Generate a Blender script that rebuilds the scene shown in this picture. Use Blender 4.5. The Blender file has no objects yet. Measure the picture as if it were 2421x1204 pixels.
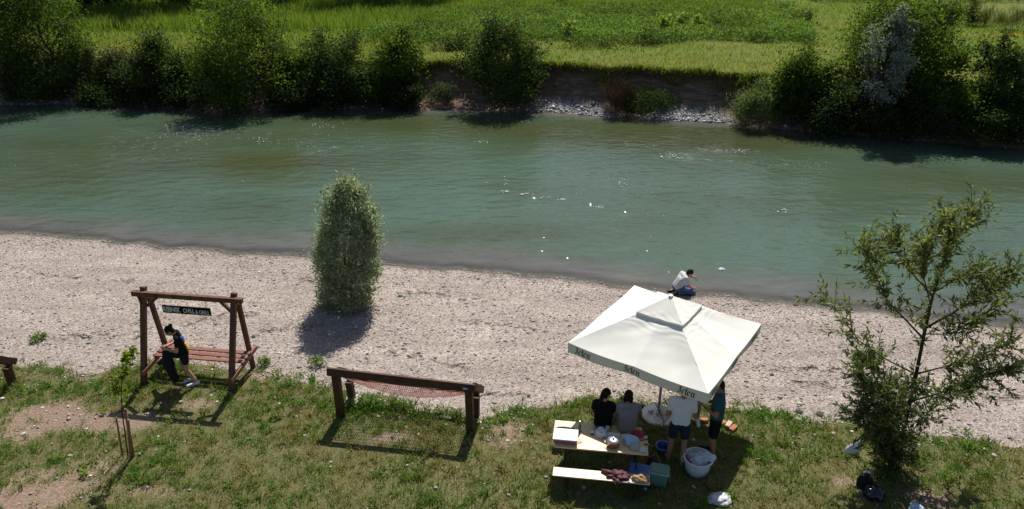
import bpy, bmesh, math, random
import numpy as np
from mathutils import Vector, Matrix, noise as mnoise

# ------------------------------------------------------------------ camera, sky, sun, exposure
S = bpy.context.scene
COL = S.collection
CAM_H, PITCH, FPX, CX, CY = 10.0, math.radians(26.0), 1750.0, 1210.5, 602.0
cam_d = bpy.data.cameras.new('camera')
cam = bpy.data.objects.new('camera', cam_d)
COL.objects.link(cam)
cam.location = (0, 0, CAM_H)
cam.rotation_euler = (math.pi / 2 - PITCH, 0, 0)
cam_d.sensor_fit = 'HORIZONTAL'
cam_d.sensor_width = 36.0
cam_d.lens = 36.0 * FPX / 2421.0
cam_d.clip_start = 0.1
cam_d.clip_end = 6000
S.camera = cam

SUN_DIR = Vector((0.14, 0.69, 1.0)).normalized()
world = bpy.data.worlds.new('World')
S.world = world
world.use_nodes = True
wn = world.node_tree.nodes
wl = world.node_tree.links
wn.clear()
wo = wn.new('ShaderNodeOutputWorld')
wb = wn.new('ShaderNodeBackground')
ws = wn.new('ShaderNodeTexSky')
ws.sky_type = 'NISHITA'
ws.sun_disc = False
ws.sun_elevation = math.asin(SUN_DIR.z)
ws.sun_rotation = math.atan2(SUN_DIR.x, SUN_DIR.y)
ws.altitude = 300
ws.air_density = 1.0
ws.dust_density = 1.6
ws.ozone_density = 1.0
wb.inputs['Strength'].default_value = 0.066
wl.new(ws.outputs[0], wb.inputs['Color'])
wl.new(wb.outputs[0], wo.inputs['Surface'])

sun_d = bpy.data.lights.new('sun', 'SUN')
sun_d.energy = 4.9
sun_d.angle = math.radians(0.55)
sun_d.color = (1.0, 0.95, 0.87)
sun = bpy.data.objects.new('sun', sun_d)
COL.objects.link(sun)
sun.rotation_euler = (-SUN_DIR).to_track_quat('-Z', 'Y').to_euler()
sun.location = (10, 40, 60)

S.view_settings.view_transform = 'Standard'
S.view_settings.look = 'None'
S.view_settings.gamma = 1.0
S.view_settings.use_curve_mapping = False
S.view_settings.exposure = 0.38
S.render.engine = 'CYCLES'
S.cycles.max_bounces = 8
S.cycles.transparent_max_bounces = 12
S.cycles.caustics_reflective = False
S.cycles.caustics_refractive = False

RNG = np.random.default_rng(7)
random.seed(7)
CP, SP = math.cos(PITCH), math.sin(PITCH)


# ------------------------------------------------------------------ where a sight line of the photograph meets the place
def ray(px, py):
    a = (px - CX) / FPX
    b = -(py - CY) / FPX
    return Vector((a, CP + b * SP, -SP + b * CP))


def at(px, py, z=0.0):
    d = ray(px, py)
    t = (z - CAM_H) / d.z
    return Vector((d.x * t, d.y * t, z))


def onD(px, py, D):
    d = ray(px, py)
    t = D / d.y
    return Vector((d.x * t, D, CAM_H + d.z * t))


# ------------------------------------------------------------------ numpy noise
def _hash(ix, iy, seed):
    h = (ix.astype(np.int64) * 374761393 + iy.astype(np.int64) * 668265263 + seed * 974711) & 0xFFFFFFFF
    h = ((h ^ (h >> 13)) * 1274126177) & 0xFFFFFFFF
    h = h ^ (h >> 16)
    return (h & 0xFFFFFF) / float(0xFFFFFF)


def vnoise(x, y, seed=0):
    x = np.asarray(x, float)
    y = np.asarray(y, float)
    ix, iy = np.floor(x), np.floor(y)
    fx, fy = x - ix, y - iy
    fx = fx * fx * (3 - 2 * fx)
    fy = fy * fy * (3 - 2 * fy)
    a = _hash(ix, iy, seed)
    b = _hash(ix + 1, iy, seed)
    c = _hash(ix, iy + 1, seed)
    d = _hash(ix + 1, iy + 1, seed)
    return (a * (1 - fx) + b * fx) * (1 - fy) + (c * (1 - fx) + d * fx) * fy


def fbm(x, y, seed=0, oct=4):
    s, a, t = 0.0, 0.5, 0.0
    for o in range(oct):
        s = s + a * vnoise(np.asarray(x) * 2 ** o, np.asarray(y) * 2 ** o, seed + o * 17)
        t += a
        a *= 0.5
    return s / t


def sstep(x):
    x = np.clip(x, 0, 1)
    return x * x * (3 - 2 * x)


# ------------------------------------------------------------------ the lie of the land
WATER_Z = -0.5
TOP_Z = 1.6


def curve(pts, z):
    w = sorted([(at(px, py, z).x, at(px, py, z).y) for px, py in pts])
    xs = np.array([p[0] for p in w])
    ys = np.array([p[1] for p in w])
    sl = -0.16

    def f(x):
        x = np.asarray(x, float)
        y = np.interp(x, xs, ys)
        y = y + np.where(x < xs[0], (x - xs[0]) * sl, 0) + np.where(x > xs[-1], (x - xs[-1]) * sl, 0)
        return y
    return f


_ns = curve([(0, 546), (180, 562), (350, 581), (560, 598), (750, 608), (1000, 632), (1200, 648), (1350, 662), (1480, 680), (1600, 694), (1720, 705),
             (1900, 724), (2150, 745), (2421, 778)], WATER_Z)
_ge = curve([(0, 852), (120, 866), (230, 868), (330, 858), (430, 846), (520, 858), (620, 880), (720, 893), (850, 922), (960, 945), (1080, 962), (1150, 975),
             (1250, 948), (1350, 938), (1500, 938), (1700, 950), (1800, 965), (1950, 985), (2080, 1008), (2250, 1030), (2421, 1046)], -0.03)
_fs = curve([(0, 250), (200, 247), (330, 255), (500, 262), (650, 262), (880, 258), (1050, 262), (1150, 263), (1280, 266), (1430, 276), (1560, 284), (1700, 293),
             (1850, 306), (2000, 318), (2150, 333), (2421, 352)], WATER_Z)


def NS(x):
    x = np.asarray(x, float)
    return _ns(x) + (fbm(x * 1.3, x * 0 + 3.1, 5) - 0.5) * 0.5


def GE(x):
    x = np.asarray(x, float)
    return _ge(x) + (fbm(x * 1.1, x * 0 + 9.1, 6) - 0.5) * 0.7


def FS(x):
    x = np.asarray(x, float)
    return _fs(x) + (fbm(x * 0.8, x * 0 + 5.1, 8) - 0.5) * 0.6


_PV = np.array([0, 0.5, 0.9, 1.5, 2.0, 2.16, 2.26, 2.36, 3.0, 60, 90, 300, 4000])
_PZ = np.array([-0.5, -0.33, -0.18, 0.3, 0.62, 1.0, 1.45, 1.6, 1.62, 1.7, 1.8, 4, 30])


def gz(x, y):
    x = np.asarray(x, float)
    y = np.asarray(y, float)
    n, g, f = NS(x), GE(x), FS(x)
    t = n - y
    tg = np.maximum(n - g, 0.5)
    u = np.clip(t / tg, 0, 1)
    near = -0.5 + 0.4 * u ** 0.75 + 0.1 * sstep((t - tg) / 0.8 + 0.2) + (fbm(x * 0.45, y * 0.45, 31) - 0.5) * 0.10 * u
    dep = np.minimum(np.minimum(0.22 * np.maximum(-t, 0), 0.4 * np.maximum(f - y, 0)), 1.2)
    river = -0.5 - dep
    v = y - f
    vv = v + (fbm(x * 0.9, y * 0.2, 12) - 0.5) * 0.45 * sstep((v - 0.8) / 0.6) * (1 - sstep((v - 2.6) / 0.6))
    far = np.interp(vv, _PV, _PZ) + (fbm(x * 0.25, y * 0.25, 41) - 0.5) * 0.25 * sstep((v - 3) / 3)
    return np.where(t >= 0, near, np.where(v > 0, far, river))


def gzs(x, y):
    return float(gz(np.array([x]), np.array([y]))[0])


def gp(px, py, z0=0.0):
    z = z0
    for _ in range(6):
        p = at(px, py, z)
        z = gzs(p.x, p.y)
    p = at(px, py, z)
    return Vector((p.x, p.y, gzs(p.x, p.y)))


# ------------------------------------------------------------------ object helpers
def mesh_np(name, verts, faces, tint=None, smooth=False, attrs=None):
    me = bpy.data.meshes.new(name)
    verts = np.ascontiguousarray(verts, np.float32)
    faces = np.ascontiguousarray(faces, np.int32)
    n, k = faces.shape
    me.vertices.add(len(verts))
    me.vertices.foreach_set('co', verts.ravel())
    me.loops.add(n * k)
    me.loops.foreach_set('vertex_index', faces.ravel())
    me.polygons.add(n)
    me.polygons.foreach_set('loop_start', np.arange(n, dtype=np.int32) * k)
    me.polygons.foreach_set('loop_total', np.full(n, k, np.int32))
    if smooth:
        me.polygons.foreach_set('use_smooth', np.ones(n, bool))
    me.update(calc_edges=True)
    a = dict(attrs or {})
    if tint is not None:
        a['tint'] = tint
    for key, arr in a.items():
        at_ = me.attributes.new(key, 'FLOAT', 'POINT')
        at_.data.foreach_set('value', np.ascontiguousarray(arr, np.float32))
    return me


def link(name, me, mat=None, parent=None):
    o = bpy.data.objects.new(name, me)
    COL.objects.link(o)
    if mat is not None and me is not None and not me.materials:
        me.materials.append(mat)
    if parent is not None:
        o.parent = parent
    return o


def tag(o, label=None, cat=None, group=None, kind=None):
    if label:
        o['label'] = label
    if cat:
        o['category'] = cat
    if group:
        o['group'] = group
    if kind:
        o['kind'] = kind
    return o


def empty(name, loc=(0, 0, 0), label=None, cat=None, group=None):
    o = bpy.data.objects.new(name, None)
    COL.objects.link(o)
    o.location = loc
    o.empty_display_size = 0.2
    return tag(o, label, cat, group)


def world_of(o):
    v = Vector((0, 0, 0))
    while o is not None:
        v = v + Vector(o.location)
        o = o.parent
    return v


def copy_tree(o, parent=None):
    c = o.copy()
    COL.objects.link(c)
    if parent is not None:
        c.parent = parent
    for ch in list(o.children):
        copy_tree(ch, c)
    return c


class MB:
    """collects shapes in world coordinates; build() stores them relative to the parent's place"""

    def __init__(self):
        self.v, self.f = [], []

    def add(self, vs, fs):
        k = len(self.v)
        self.v += [Vector(p) for p in vs]
        self.f += [tuple(i + k for i in q) for q in fs]
        return self

    def box(self, c, ax, ay, az, ch=0.0):
        """centre and three half-extent vectors, with a small chamfer"""
        c, ax, ay, az = Vector(c), Vector(ax), Vector(ay), Vector(az)
        if ch <= 0:
            vs = [c + ax * i + ay * j + az * k for k in (-1, 1) for j in (-1, 1) for i in (-1, 1)]
            return self.add(vs, [(0, 2, 3, 1), (4, 5, 7, 6), (0, 1, 5, 4), (2, 6, 7, 3), (0, 4, 6, 2), (1, 3, 7, 5)])
        lx, ly, lz = ax.length, ay.length, az.length
        bm = bmesh.new()
        bmesh.ops.create_cube(bm, size=2.0)
        for v in bm.verts:
            v.co = Vector((v.co.x * lx, v.co.y * ly, v.co.z * lz))
        bmesh.ops.bevel(bm, geom=list(bm.edges), offset=ch, segments=2, affect='EDGES', profile=0.5)
        x, y, z = ax / lx, ay / ly, az / lz
        bm.verts.index_update()
        vs = [c + x * v.co.x + y * v.co.y + z * v.co.z for v in bm.verts]
        fs = [tuple(v.index for v in f.verts) for f in bm.faces]
        bm.free()
        return self.add(vs, fs)

    def bar(self, a, b, w, h, up=(0, 0, 1), ch=0.006):
        a, b = Vector(a), Vector(b)
        d = (b - a)
        L = d.length
        d.normalize()
        s = d.cross(Vector(up))
        if s.length < 1e-4:
            s = d.cross(Vector((0, 1, 0)))
        s.normalize()
        u = s.cross(d).normalized()
        return self.box((a + b) / 2, d * (L / 2), s * (w / 2), u * (h / 2), ch)

    def tube(self, pts, r, n=8, cap=True):
        pts = [Vector(p) for p in pts]
        rs = r if isinstance(r, (list, tuple)) else [r] * len(pts)
        k = len(self.v)
        ref = None
        for i, p in enumerate(pts):
            d = (pts[min(i + 1, len(pts) - 1)] - pts[max(i - 1, 0)])
            d = d.normalized() if d.length > 1e-9 else Vector((0, 0, 1))
            if ref is None:
                ref = d.orthogonal().normalized()
            s = (ref - d * ref.dot(d))
            s = s.normalized() if s.length > 1e-6 else d.orthogonal().normalized()
            ref = s
            t = d.cross(s)
            for j in range(n):
                a = 2 * math.pi * j / n
                self.v.append(p + (s * math.cos(a) + t * math.sin(a)) * rs[i])
        for i in range(len(pts) - 1):
            for j in range(n):
                a, b = k + i * n + j, k + i * n + (j + 1) % n
                self.f.append((a, b, b + n, a + n))
        if cap:
            self.f.append(tuple(k + j for j in reversed(range(n))))
            self.f.append(tuple(k + (len(pts) - 1) * n + j for j in range(n)))
        return self

    def lathe(self, c, prof, n=24, cap_bottom=True, cap_top=False):
        c = Vector(c)
        k = len(self.v)
        for r, z in prof:
            for j in range(n):
                a = 2 * math.pi * j / n
                self.v.append(c + Vector((r * math.cos(a), r * math.sin(a), z)))
        for i in range(len(prof) - 1):
            for j in range(n):
                a, b = k + i * n + j, k + i * n + (j + 1) % n
                self.f.append((a, b, b + n, a + n))
        if cap_bottom:
            self.f.append(tuple(k + j for j in reversed(range(n))))
        if cap_top:
            self.f.append(tuple(k + (len(prof) - 1) * n + j for j in range(n)))
        return self

    def ball(self, c, r, sub=2, mat=None):
        bm = bmesh.new()
        bmesh.ops.create_icosphere(bm, subdivisions=sub, radius=1.0)
        c = Vector(c)
        r = Vector(r) if hasattr(r, '__len__') else Vector((r, r, r))
        bm.verts.index_update()
        vs = []
        for v in bm.verts:
            q = Vector((v.co.x * r.x, v.co.y * r.y, v.co.z * r.z))
            vs.append(c + (mat @ q if mat is not None else q))
        fs = [tuple(v.index for v in f.verts) for f in bm.faces]
        bm.free()
        return self.add(vs, fs)

    def cap(self, a, ra, b, rb, n=12):
        """tapered limb with round ends"""
        a, b = Vector(a), Vector(b)
        self.ball(a, ra, 2)
        self.ball(b, rb, 2)
        self.tube([a, b], [ra, rb], n)
        return self

    def build(self, name, mat=None, parent=None, smooth=False, recalc=True):
        o = world_of(parent) if parent is not None else Vector((0, 0, 0))
        me = bpy.data.meshes.new(name)
        me.from_pydata([tuple(v - o) for v in self.v], [], self.f)
        if recalc:
            bm = bmesh.new()
            bm.from_mesh(me)
            bmesh.ops.recalc_face_normals(bm, faces=bm.faces)
            bm.to_mesh(me)
            bm.free()
        if smooth:
            me.polygons.foreach_set('use_smooth', [True] * len(me.polygons))
        me.update()
        return link(name, me, mat, parent)


def rebase(o):
    """move a top-level mesh's origin to the bottom of its middle"""
    me = o.data
    n = len(me.vertices)
    co = np.empty(n * 3, np.float32)
    me.vertices.foreach_get('co', co)
    co = co.reshape(-1, 3)
    c = np.array([(co[:, 0].min() + co[:, 0].max()) / 2, (co[:, 1].min() + co[:, 1].max()) / 2, co[:, 2].min()])
    me.vertices.foreach_set('co', (co - c).astype(np.float32).ravel())
    me.update()
    o.location = Vector(o.location) + Vector([float(q) for q in c])
    return o


# ------------------------------------------------------------------ materials
def newmat(name):
    m = bpy.data.materials.new(name)
    m.use_nodes = True
    nt = m.node_tree
    nt.nodes.clear()
    return m, nt.nodes, nt.links


def rgb(c):
    return (c[0], c[1], c[2], 1.0)


def ramp(N, L, src, stops):
    r = N.new('ShaderNodeValToRGB')
    e = r.color_ramp.elements
    e[0].position, e[0].color = stops[0][0], rgb(stops[0][1])
    e[1].position, e[1].color = stops[-1][0], rgb(stops[-1][1])
    for p, c in stops[1:-1]:
        q = e.new(p)
        q.color = rgb(c)
    L.new(src, r.inputs['Fac'])
    return r.outputs['Color']


def texco(N, kind='Object'):
    return N.new('ShaderNodeTexCoord').outputs[kind]


def noise(N, L, vec, scale, detail=4, rough=0.55, out='Fac'):
    n = N.new('ShaderNodeTexNoise')
    n.inputs['Scale'].default_value = scale
    n.inputs['Detail'].default_value = detail
    n.inputs['Roughness'].default_value = rough
    L.new(vec, n.inputs['Vector'])
    return n.outputs[out]


def mapping(N, L, vec, scale=(1, 1, 1), rot=(0, 0, 0)):
    m = N.new('ShaderNodeMapping')
    m.inputs['Scale'].default_value = scale
    m.inputs['Rotation'].default_value = rot
    L.new(vec, m.inputs['Vector'])
    return m.outputs[0]


def mixc(N, L, fac, a, b, blend='MIX'):
    m = N.new('ShaderNodeMix')
    m.data_type = 'RGBA'
    m.blend_type = blend
    for sock, v in ((m.inputs[0], fac), (m.inputs[6], a), (m.inputs[7], b)):
        if isinstance(v, (int, float)):
            sock.default_value = v
        elif isinstance(v, tuple):
            sock.default_value = rgb(v)
        else:
            L.new(v, sock)
    return m.outputs[2]


def math_(N, L, op, a, b=None, clamp=False):
    m = N.new('ShaderNodeMath')
    m.operation = op
    m.use_clamp = clamp
    for i, v in enumerate((a, b)):
        if v is None:
            continue
        if isinstance(v, (int, float)):
            m.inputs[i].default_value = v
        else:
            L.new(v, m.inputs[i])
    return m.outputs[0]


def maprange(N, L, v, a, b, c=0.0, d=1.0):
    m = N.new('ShaderNodeMapRange')
    m.inputs['From Min'].default_value = a
    m.inputs['From Max'].default_value = b
    m.inputs['To Min'].default_value = c
    m.inputs['To Max'].default_value = d
    L.new(v, m.inputs['Value'])
    return m.outputs[0]


def attr(N, name):
    a = N.new('ShaderNodeAttribute')
    a.attribute_name = name
    return a.outputs['Fac']


def bump(N, L, h, strength, dist=0.02):
    b = N.new('ShaderNodeBump')
    b.inputs['Strength'].default_value = strength
    b.inputs['Distance'].default_value = dist
    L.new(h, b.inputs['Height'])
    return b.outputs[0]


def out(N, L, sh):
    o = N.new('ShaderNodeOutputMaterial')
    L.new(sh, o.inputs['Surface'])


def principled(N, L, col, rough=0.6, spec=0.3, metal=0.0, normal=None, **kw):
    p = N.new('ShaderNodeBsdfPrincipled')
    if isinstance(col, tuple):
        p.inputs['Base Color'].default_value = rgb(col)
    else:
        L.new(col, p.inputs['Base Color'])
    if isinstance(rough, (int, float)):
        p.inputs['Roughness'].default_value = rough
    else:
        L.new(rough, p.inputs['Roughness'])
    p.inputs['Specular IOR Level'].default_value = spec
    p.inputs['Metallic'].default_value = metal
    for k, v in kw.items():
        p.inputs[k].default_value = v
    if normal is not None:
        L.new(normal, p.inputs['Normal'])
    return p.outputs[0]


def pmat(name, c1, c2=None, scale=8.0, rough=0.65, spec=0.3, metal=0.0, bmp=0.0, bscale=40.0, stretch=(1, 1, 1), trans=0.0, **kw):
    m, N, L = newmat(name)
    v = mapping(N, L, texco(N), stretch)
    if c2 is None:
        c2 = tuple(x * 0.8 for x in c1)
    col = ramp(N, L, noise(N, L, v, scale, 5), [(0.3, c2), (0.7, c1)])
    nrm = bump(N, L, noise(N, L, v, bscale, 4), bmp, 0.01) if bmp > 0 else None
    sh = principled(N, L, col, rough, spec, metal, nrm, **kw)
    if trans > 0:
        t = N.new('ShaderNodeBsdfTranslucent')
        L.new(col, t.inputs['Color'])
        mx = N.new('ShaderNodeMixShader')
        mx.inputs[0].default_value = trans
        L.new(sh, mx.inputs[1])
        L.new(t.outputs[0], mx.inputs[2])
        sh = mx.outputs[0]
    out(N, L, sh)
    return m


def leafmat(name, stops, trans=0.35, rough=0.6, spec=0.14, tcol=1.6, tb=0.45):
    """leaf colour follows each leaf's own tint value; light passes through the blade"""
    m, N, L = newmat(name)
    col = ramp(N, L, attr(N, 'tint'), stops)
    sh = principled(N, L, col, rough, spec)
    t = N.new('ShaderNodeBsdfTranslucent')
    tc = mixc(N, L, 1.0, col, (tcol, tcol * 1.05, tcol * tb), 'MULTIPLY')
    L.new(tc, t.inputs['Color'])
    mx = N.new('ShaderNodeMixShader')
    mx.inputs[0].default_value = trans
    L.new(sh, mx.inputs[1])
    L.new(t.outputs[0], mx.inputs[2])
    out(N, L, mx.outputs[0])
    return m


M = {}
M['wood'] = pmat('stained_wood', (0.17, 0.072, 0.04), (0.07, 0.03, 0.018), 9, 0.6, 0.35, bmp=0.35, bscale=60, stretch=(1, 1, 0.25))
M['wood_slat'] = pmat('stained_slat', (0.24, 0.085, 0.05), (0.15, 0.055, 0.034), 5, 0.5, 0.4, bmp=0.3, bscale=60, stretch=(0.3, 1, 1))
M['wood_dark'] = pmat('dark_stained_wood', (0.095, 0.043, 0.022), (0.055, 0.026, 0.014), 7, 0.6, 0.3, bmp=0.35, bscale=70, stretch=(0.4, 1, 1))
M['beer_wood'] = pmat('varnished_spruce', (0.72, 0.53, 0.3), (0.62, 0.43, 0.22), 5, 0.35, 0.5, bmp=0.06, bscale=50, stretch=(0.35, 3, 1))
M['steel_dark'] = pmat('dark_green_steel', (0.02, 0.025, 0.022), None, 9, 0.45, 0.5)
M['steel'] = pmat('grey_steel', (0.5, 0.5, 0.52), (0.4, 0.4, 0.42), 20, 0.35, 0.5, metal=0.85)
M['pole'] = pmat('pale_pole_metal', (0.62, 0.62, 0.62), None, 20, 0.35, 0.5, metal=0.3)
M['canvas'] = pmat('cream_canvas', (0.87, 0.863, 0.8), (0.825, 0.815, 0.745), 2.2, 0.8, 0.2, bmp=0.12, bscale=7, trans=0.16)
M['ink'] = pmat('black_print', (0.02, 0.022, 0.02), None, 9, 0.7, 0.2)
M['paint_white'] = pmat('white_sign_paint', (0.86, 0.86, 0.83), (0.75, 0.75, 0.72), 18, 0.7, 0.2)
M['sign_black'] = pmat('black_sign_board', (0.02, 0.017, 0.016), (0.012, 0.01, 0.009), 12, 0.9, 0.05)
M['white_plastic'] = pmat('white_plastic', (0.78, 0.78, 0.76), (0.7, 0.7, 0.68), 6, 0.35, 0.45, trans=0.15)
M['base_white'] = pmat('white_base_plate', (0.74, 0.73, 0.69), (0.6, 0.59, 0.55), 5, 0.5, 0.4)
M['tub_white'] = pmat('milky_tub_plastic', (0.74, 0.76, 0.8), (0.68, 0.7, 0.75), 5, 0.4, 0.4, trans=0.25)
M['bag_white'] = pmat('white_bag_film', (0.8, 0.82, 0.86), (0.7, 0.74, 0.82), 9, 0.4, 0.4, bmp=0.25, bscale=12, trans=0.3)
M['bag_blue'] = pmat('pale_blue_bag_film', (0.66, 0.75, 0.88), (0.5, 0.64, 0.84), 4, 0.35, 0.5, bmp=0.25, bscale=18, trans=0.3)
M['bag_grey'] = pmat('clear_bag_film', (0.5, 0.48, 0.47), (0.33, 0.3, 0.3), 12, 0.22, 0.6, bmp=0.5, bscale=22)
M['bag_red'] = pmat('red_bag', (0.42, 0.035, 0.07), (0.25, 0.02, 0.04), 8, 0.45, 0.4, bmp=0.3, bscale=16, trans=0.1)
M['pink'] = pmat('pink_plastic', (0.5, 0.17, 0.26), (0.35, 0.08, 0.15), 10, 0.4, 0.4)
M['maroon'] = pmat('maroon_fabric', (0.11, 0.035, 0.045), (0.07, 0.022, 0.03), 10, 0.6, 0.25, bmp=0.3, bscale=14)
M['tan'] = pmat('tan_fabric', (0.42, 0.27, 0.15), (0.3, 0.185, 0.1), 9, 0.8, 0.15, bmp=0.3, bscale=25)
M['green_cool'] = pmat('green_cooler_plastic', (0.12, 0.27, 0.22), (0.1, 0.23, 0.185), 5, 0.42, 0.4)
M['green_lid'] = pmat('grey_green_lid_plastic', (0.16, 0.3, 0.22), (0.13, 0.25, 0.185), 5, 0.42, 0.4)
M['rim_pale'] = pmat('pale_blue_rim', (0.4, 0.55, 0.58), None, 5, 0.4, 0.4)
M['blue_plastic'] = pmat('blue_plastic', (0.02, 0.06, 0.38), (0.015, 0.045, 0.3), 5, 0.35, 0.5)
M['blue_lid'] = pmat('mid_blue_plastic', (0.08, 0.2, 0.5), (0.06, 0.16, 0.42), 5, 0.35, 0.5)
M['copper'] = pmat('copper_coloured_metal', (0.72, 0.36, 0.17), (0.55, 0.25, 0.11), 12, 0.22, 0.5, metal=0.9)
M['glass_green'] = pmat('green_bottle_glass', (0.03, 0.12, 0.03), None, 6, 0.08, 0.6)
M['brown_bag'] = pmat('dark_brown_leather', (0.075, 0.022, 0.016), (0.045, 0.014, 0.011), 10, 0.5, 0.35, bmp=0.25, bscale=30)
M['brick'] = pmat('red_brick', (0.46, 0.2, 0.12), (0.33, 0.13, 0.08), 14, 0.9, 0.1, bmp=0.5, bscale=50)
M['brick_pale'] = pmat('pale_brick', (0.55, 0.42, 0.34), (0.45, 0.32, 0.25), 14, 0.9, 0.1, bmp=0.5, bscale=50)
M['black_fab'] = pmat('black_fabric', (0.014, 0.014, 0.017), (0.008, 0.008, 0.01), 12, 0.7, 0.2, bmp=0.3, bscale=22)
M['black_film'] = pmat('black_bag_film', (0.014, 0.017, 0.03), (0.008, 0.009, 0.015), 9, 0.18, 0.6, bmp=0.6, bscale=14)
M['grey_mesh'] = pmat('grey_mesh_fabric', (0.2, 0.2, 0.19), (0.1, 0.1, 0.1), 25, 0.6, 0.3)
M['cloth_pale'] = pmat('pale_cloth', (0.74, 0.79, 0.9), (0.65, 0.7, 0.83), 7, 0.7, 0.2, bmp=0.3, bscale=15, trans=0.2)
M['concrete'] = pmat('pale_concrete', (0.52, 0.49, 0.45), (0.4, 0.38, 0.35), 12, 0.9, 0.1, bmp=0.4, bscale=40)
M['stone'] = pmat('pale_limestone', (0.55, 0.51, 0.45), (0.4, 0.36, 0.31), 14, 0.85, 0.15, bmp=0.5, bscale=35)
M['stone_dark'] = pmat('dark_river_stone', (0.1, 0.09, 0.085), (0.06, 0.055, 0.05), 14, 0.8, 0.2, bmp=0.5, bscale=35)
M['stake'] = pmat('weathered_stake', (0.33, 0.2, 0.12), (0.2, 0.12, 0.075), 8, 0.85, 0.1, bmp=0.4, bscale=50, stretch=(1, 1, 0.3))
M['bark'] = pmat('grey_brown_bark', (0.085, 0.068, 0.05), (0.045, 0.036, 0.027), 8, 0.9, 0.1, bmp=0.6, bscale=30, stretch=(1, 1, 0.35))
M['net'] = pmat('red_brown_cord', (0.34, 0.15, 0.13), (0.25, 0.1, 0.09), 20, 0.8, 0.1)
M['skin'] = pmat('skin', (0.5, 0.29, 0.2), (0.44, 0.24, 0.16), 6, 0.5, 0.3)
M['skin_tan'] = pmat('tanned_skin', (0.38, 0.2, 0.13), (0.32, 0.16, 0.1), 6, 0.5, 0.3)
M['hair'] = pmat('dark_brown_hair', (0.024, 0.013, 0.009), (0.01, 0.006, 0.005), 30, 0.6, 0.15, bmp=0.3, bscale=60)
M['eye'] = pmat('eye', (0.03, 0.02, 0.015), None, 9, 0.2, 0.5)
M['lips'] = pmat('lips', (0.36, 0.13, 0.11), None, 9, 0.5, 0.3)
M['tee_white'] = pmat('white_cotton', (0.72, 0.74, 0.82), (0.66, 0.68, 0.76), 7, 0.85, 0.1, bmp=0.9, bscale=14)
M['tee_grey'] = pmat('grey_cotton', (0.3, 0.28, 0.275), (0.25, 0.235, 0.23), 7, 0.85, 0.1, bmp=0.9, bscale=14)
M['tee_light'] = pmat('light_grey_cotton', (0.55, 0.55, 0.56), (0.48, 0.48, 0.49), 7, 0.85, 0.1, bmp=0.9, bscale=14)
M['tee_black'] = pmat('black_cotton', (0.012, 0.012, 0.014), (0.008, 0.008, 0.009), 7, 0.85, 0.1, bmp=0.9, bscale=14)
M['tee_teal'] = pmat('teal_cotton', (0.035, 0.1, 0.125), (0.028, 0.082, 0.105), 7, 0.85, 0.1, bmp=0.9, bscale=14)
M['navy'] = pmat('navy_cotton', (0.022, 0.032, 0.052), (0.016, 0.024, 0.04), 7, 0.85, 0.1, bmp=0.9, bscale=14)
M['khaki'] = pmat('khaki_cotton', (0.3, 0.24, 0.17), (0.24, 0.19, 0.135), 7, 0.85, 0.1, bmp=0.9, bscale=14)
M['denim'] = pmat('blue_denim', (0.1, 0.15, 0.29), (0.07, 0.11, 0.22), 12, 0.85, 0.1, bmp=0.35, bscale=20)
M['yellow'] = pmat('yellow_fabric', (0.75, 0.42, 0.02), (0.66, 0.35, 0.015), 7, 0.75, 0.15)
M['blue_fab'] = pmat('blue_fabric', (0.035, 0.1, 0.42), (0.03, 0.08, 0.34), 7, 0.75, 0.15)
M['shoe_white'] = pmat('white_shoe', (0.75, 0.75, 0.76), (0.6, 0.6, 0.62), 16, 0.55, 0.3)
M['shoe_dark'] = pmat('dark_shoe', (0.025, 0.025, 0.028), None, 16, 0.55, 0.3)
M['foam_glints'] = pmat('white_foam_glints', (0.8, 0.84, 0.84), None, 9, 0.6, 0.3)

M['leaf_dark'] = leafmat('dark_leaves', [(0.0, (0.018, 0.03, 0.01)), (0.5, (0.042, 0.07, 0.02)), (1.0, (0.11, 0.15, 0.034))], 0.36)
M['leaf_mid'] = leafmat('mid_green_leaves', [(0.0, (0.03, 0.05, 0.012)), (0.5, (0.075, 0.12, 0.022)), (1.0, (0.18, 0.235, 0.035))], 0.46)
M['leaf_grey'] = leafmat('grey_green_leaves', [(0.0, (0.04, 0.055, 0.035)), (0.5, (0.085, 0.11, 0.06)), (1.0, (0.18, 0.21, 0.11))], 0.3)
M['leaf_silver'] = leafmat('silver_leaves', [(0.0, (0.07, 0.085, 0.065)), (0.5, (0.25, 0.275, 0.245)), (1.0, (0.52, 0.55, 0.51))], 0.25)
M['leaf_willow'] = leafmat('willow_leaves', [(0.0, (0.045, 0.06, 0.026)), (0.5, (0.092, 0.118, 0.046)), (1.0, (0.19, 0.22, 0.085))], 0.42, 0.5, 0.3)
M['leaf_osier'] = leafmat('silver_green_willow_leaves', [(0.0, (0.1, 0.125, 0.07)), (0.5, (0.26, 0.31, 0.19)), (1.0, (0.52, 0.57, 0.4))], 0.4, 0.5, 0.25, 1.35, 0.75)
M['leaf_bank_willow'] = leafmat('bank_willow_leaves', [(0.0, (0.05, 0.075, 0.03)), (0.5, (0.125, 0.165, 0.07)), (1.0, (0.27, 0.32, 0.15))], 0.35)
M['leaf_lime'] = leafmat('lime_green_leaves', [(0.0, (0.07, 0.11, 0.014)), (0.5, (0.13, 0.2, 0.02)), (1.0, (0.24, 0.3, 0.035))], 0.45)
M['leaf_rust'] = leafmat('rusty_stems', [(0.0, (0.035, 0.022, 0.015)), (0.5, (0.075, 0.044, 0.03)), (1.0, (0.15, 0.095, 0.065))], 0.1)
M['leaf_brown'] = leafmat('dry_brown_stems', [(0.0, (0.06, 0.06, 0.025)), (0.5, (0.11, 0.12, 0.04)), (1.0, (0.19, 0.19, 0.075))], 0.2)
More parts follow.
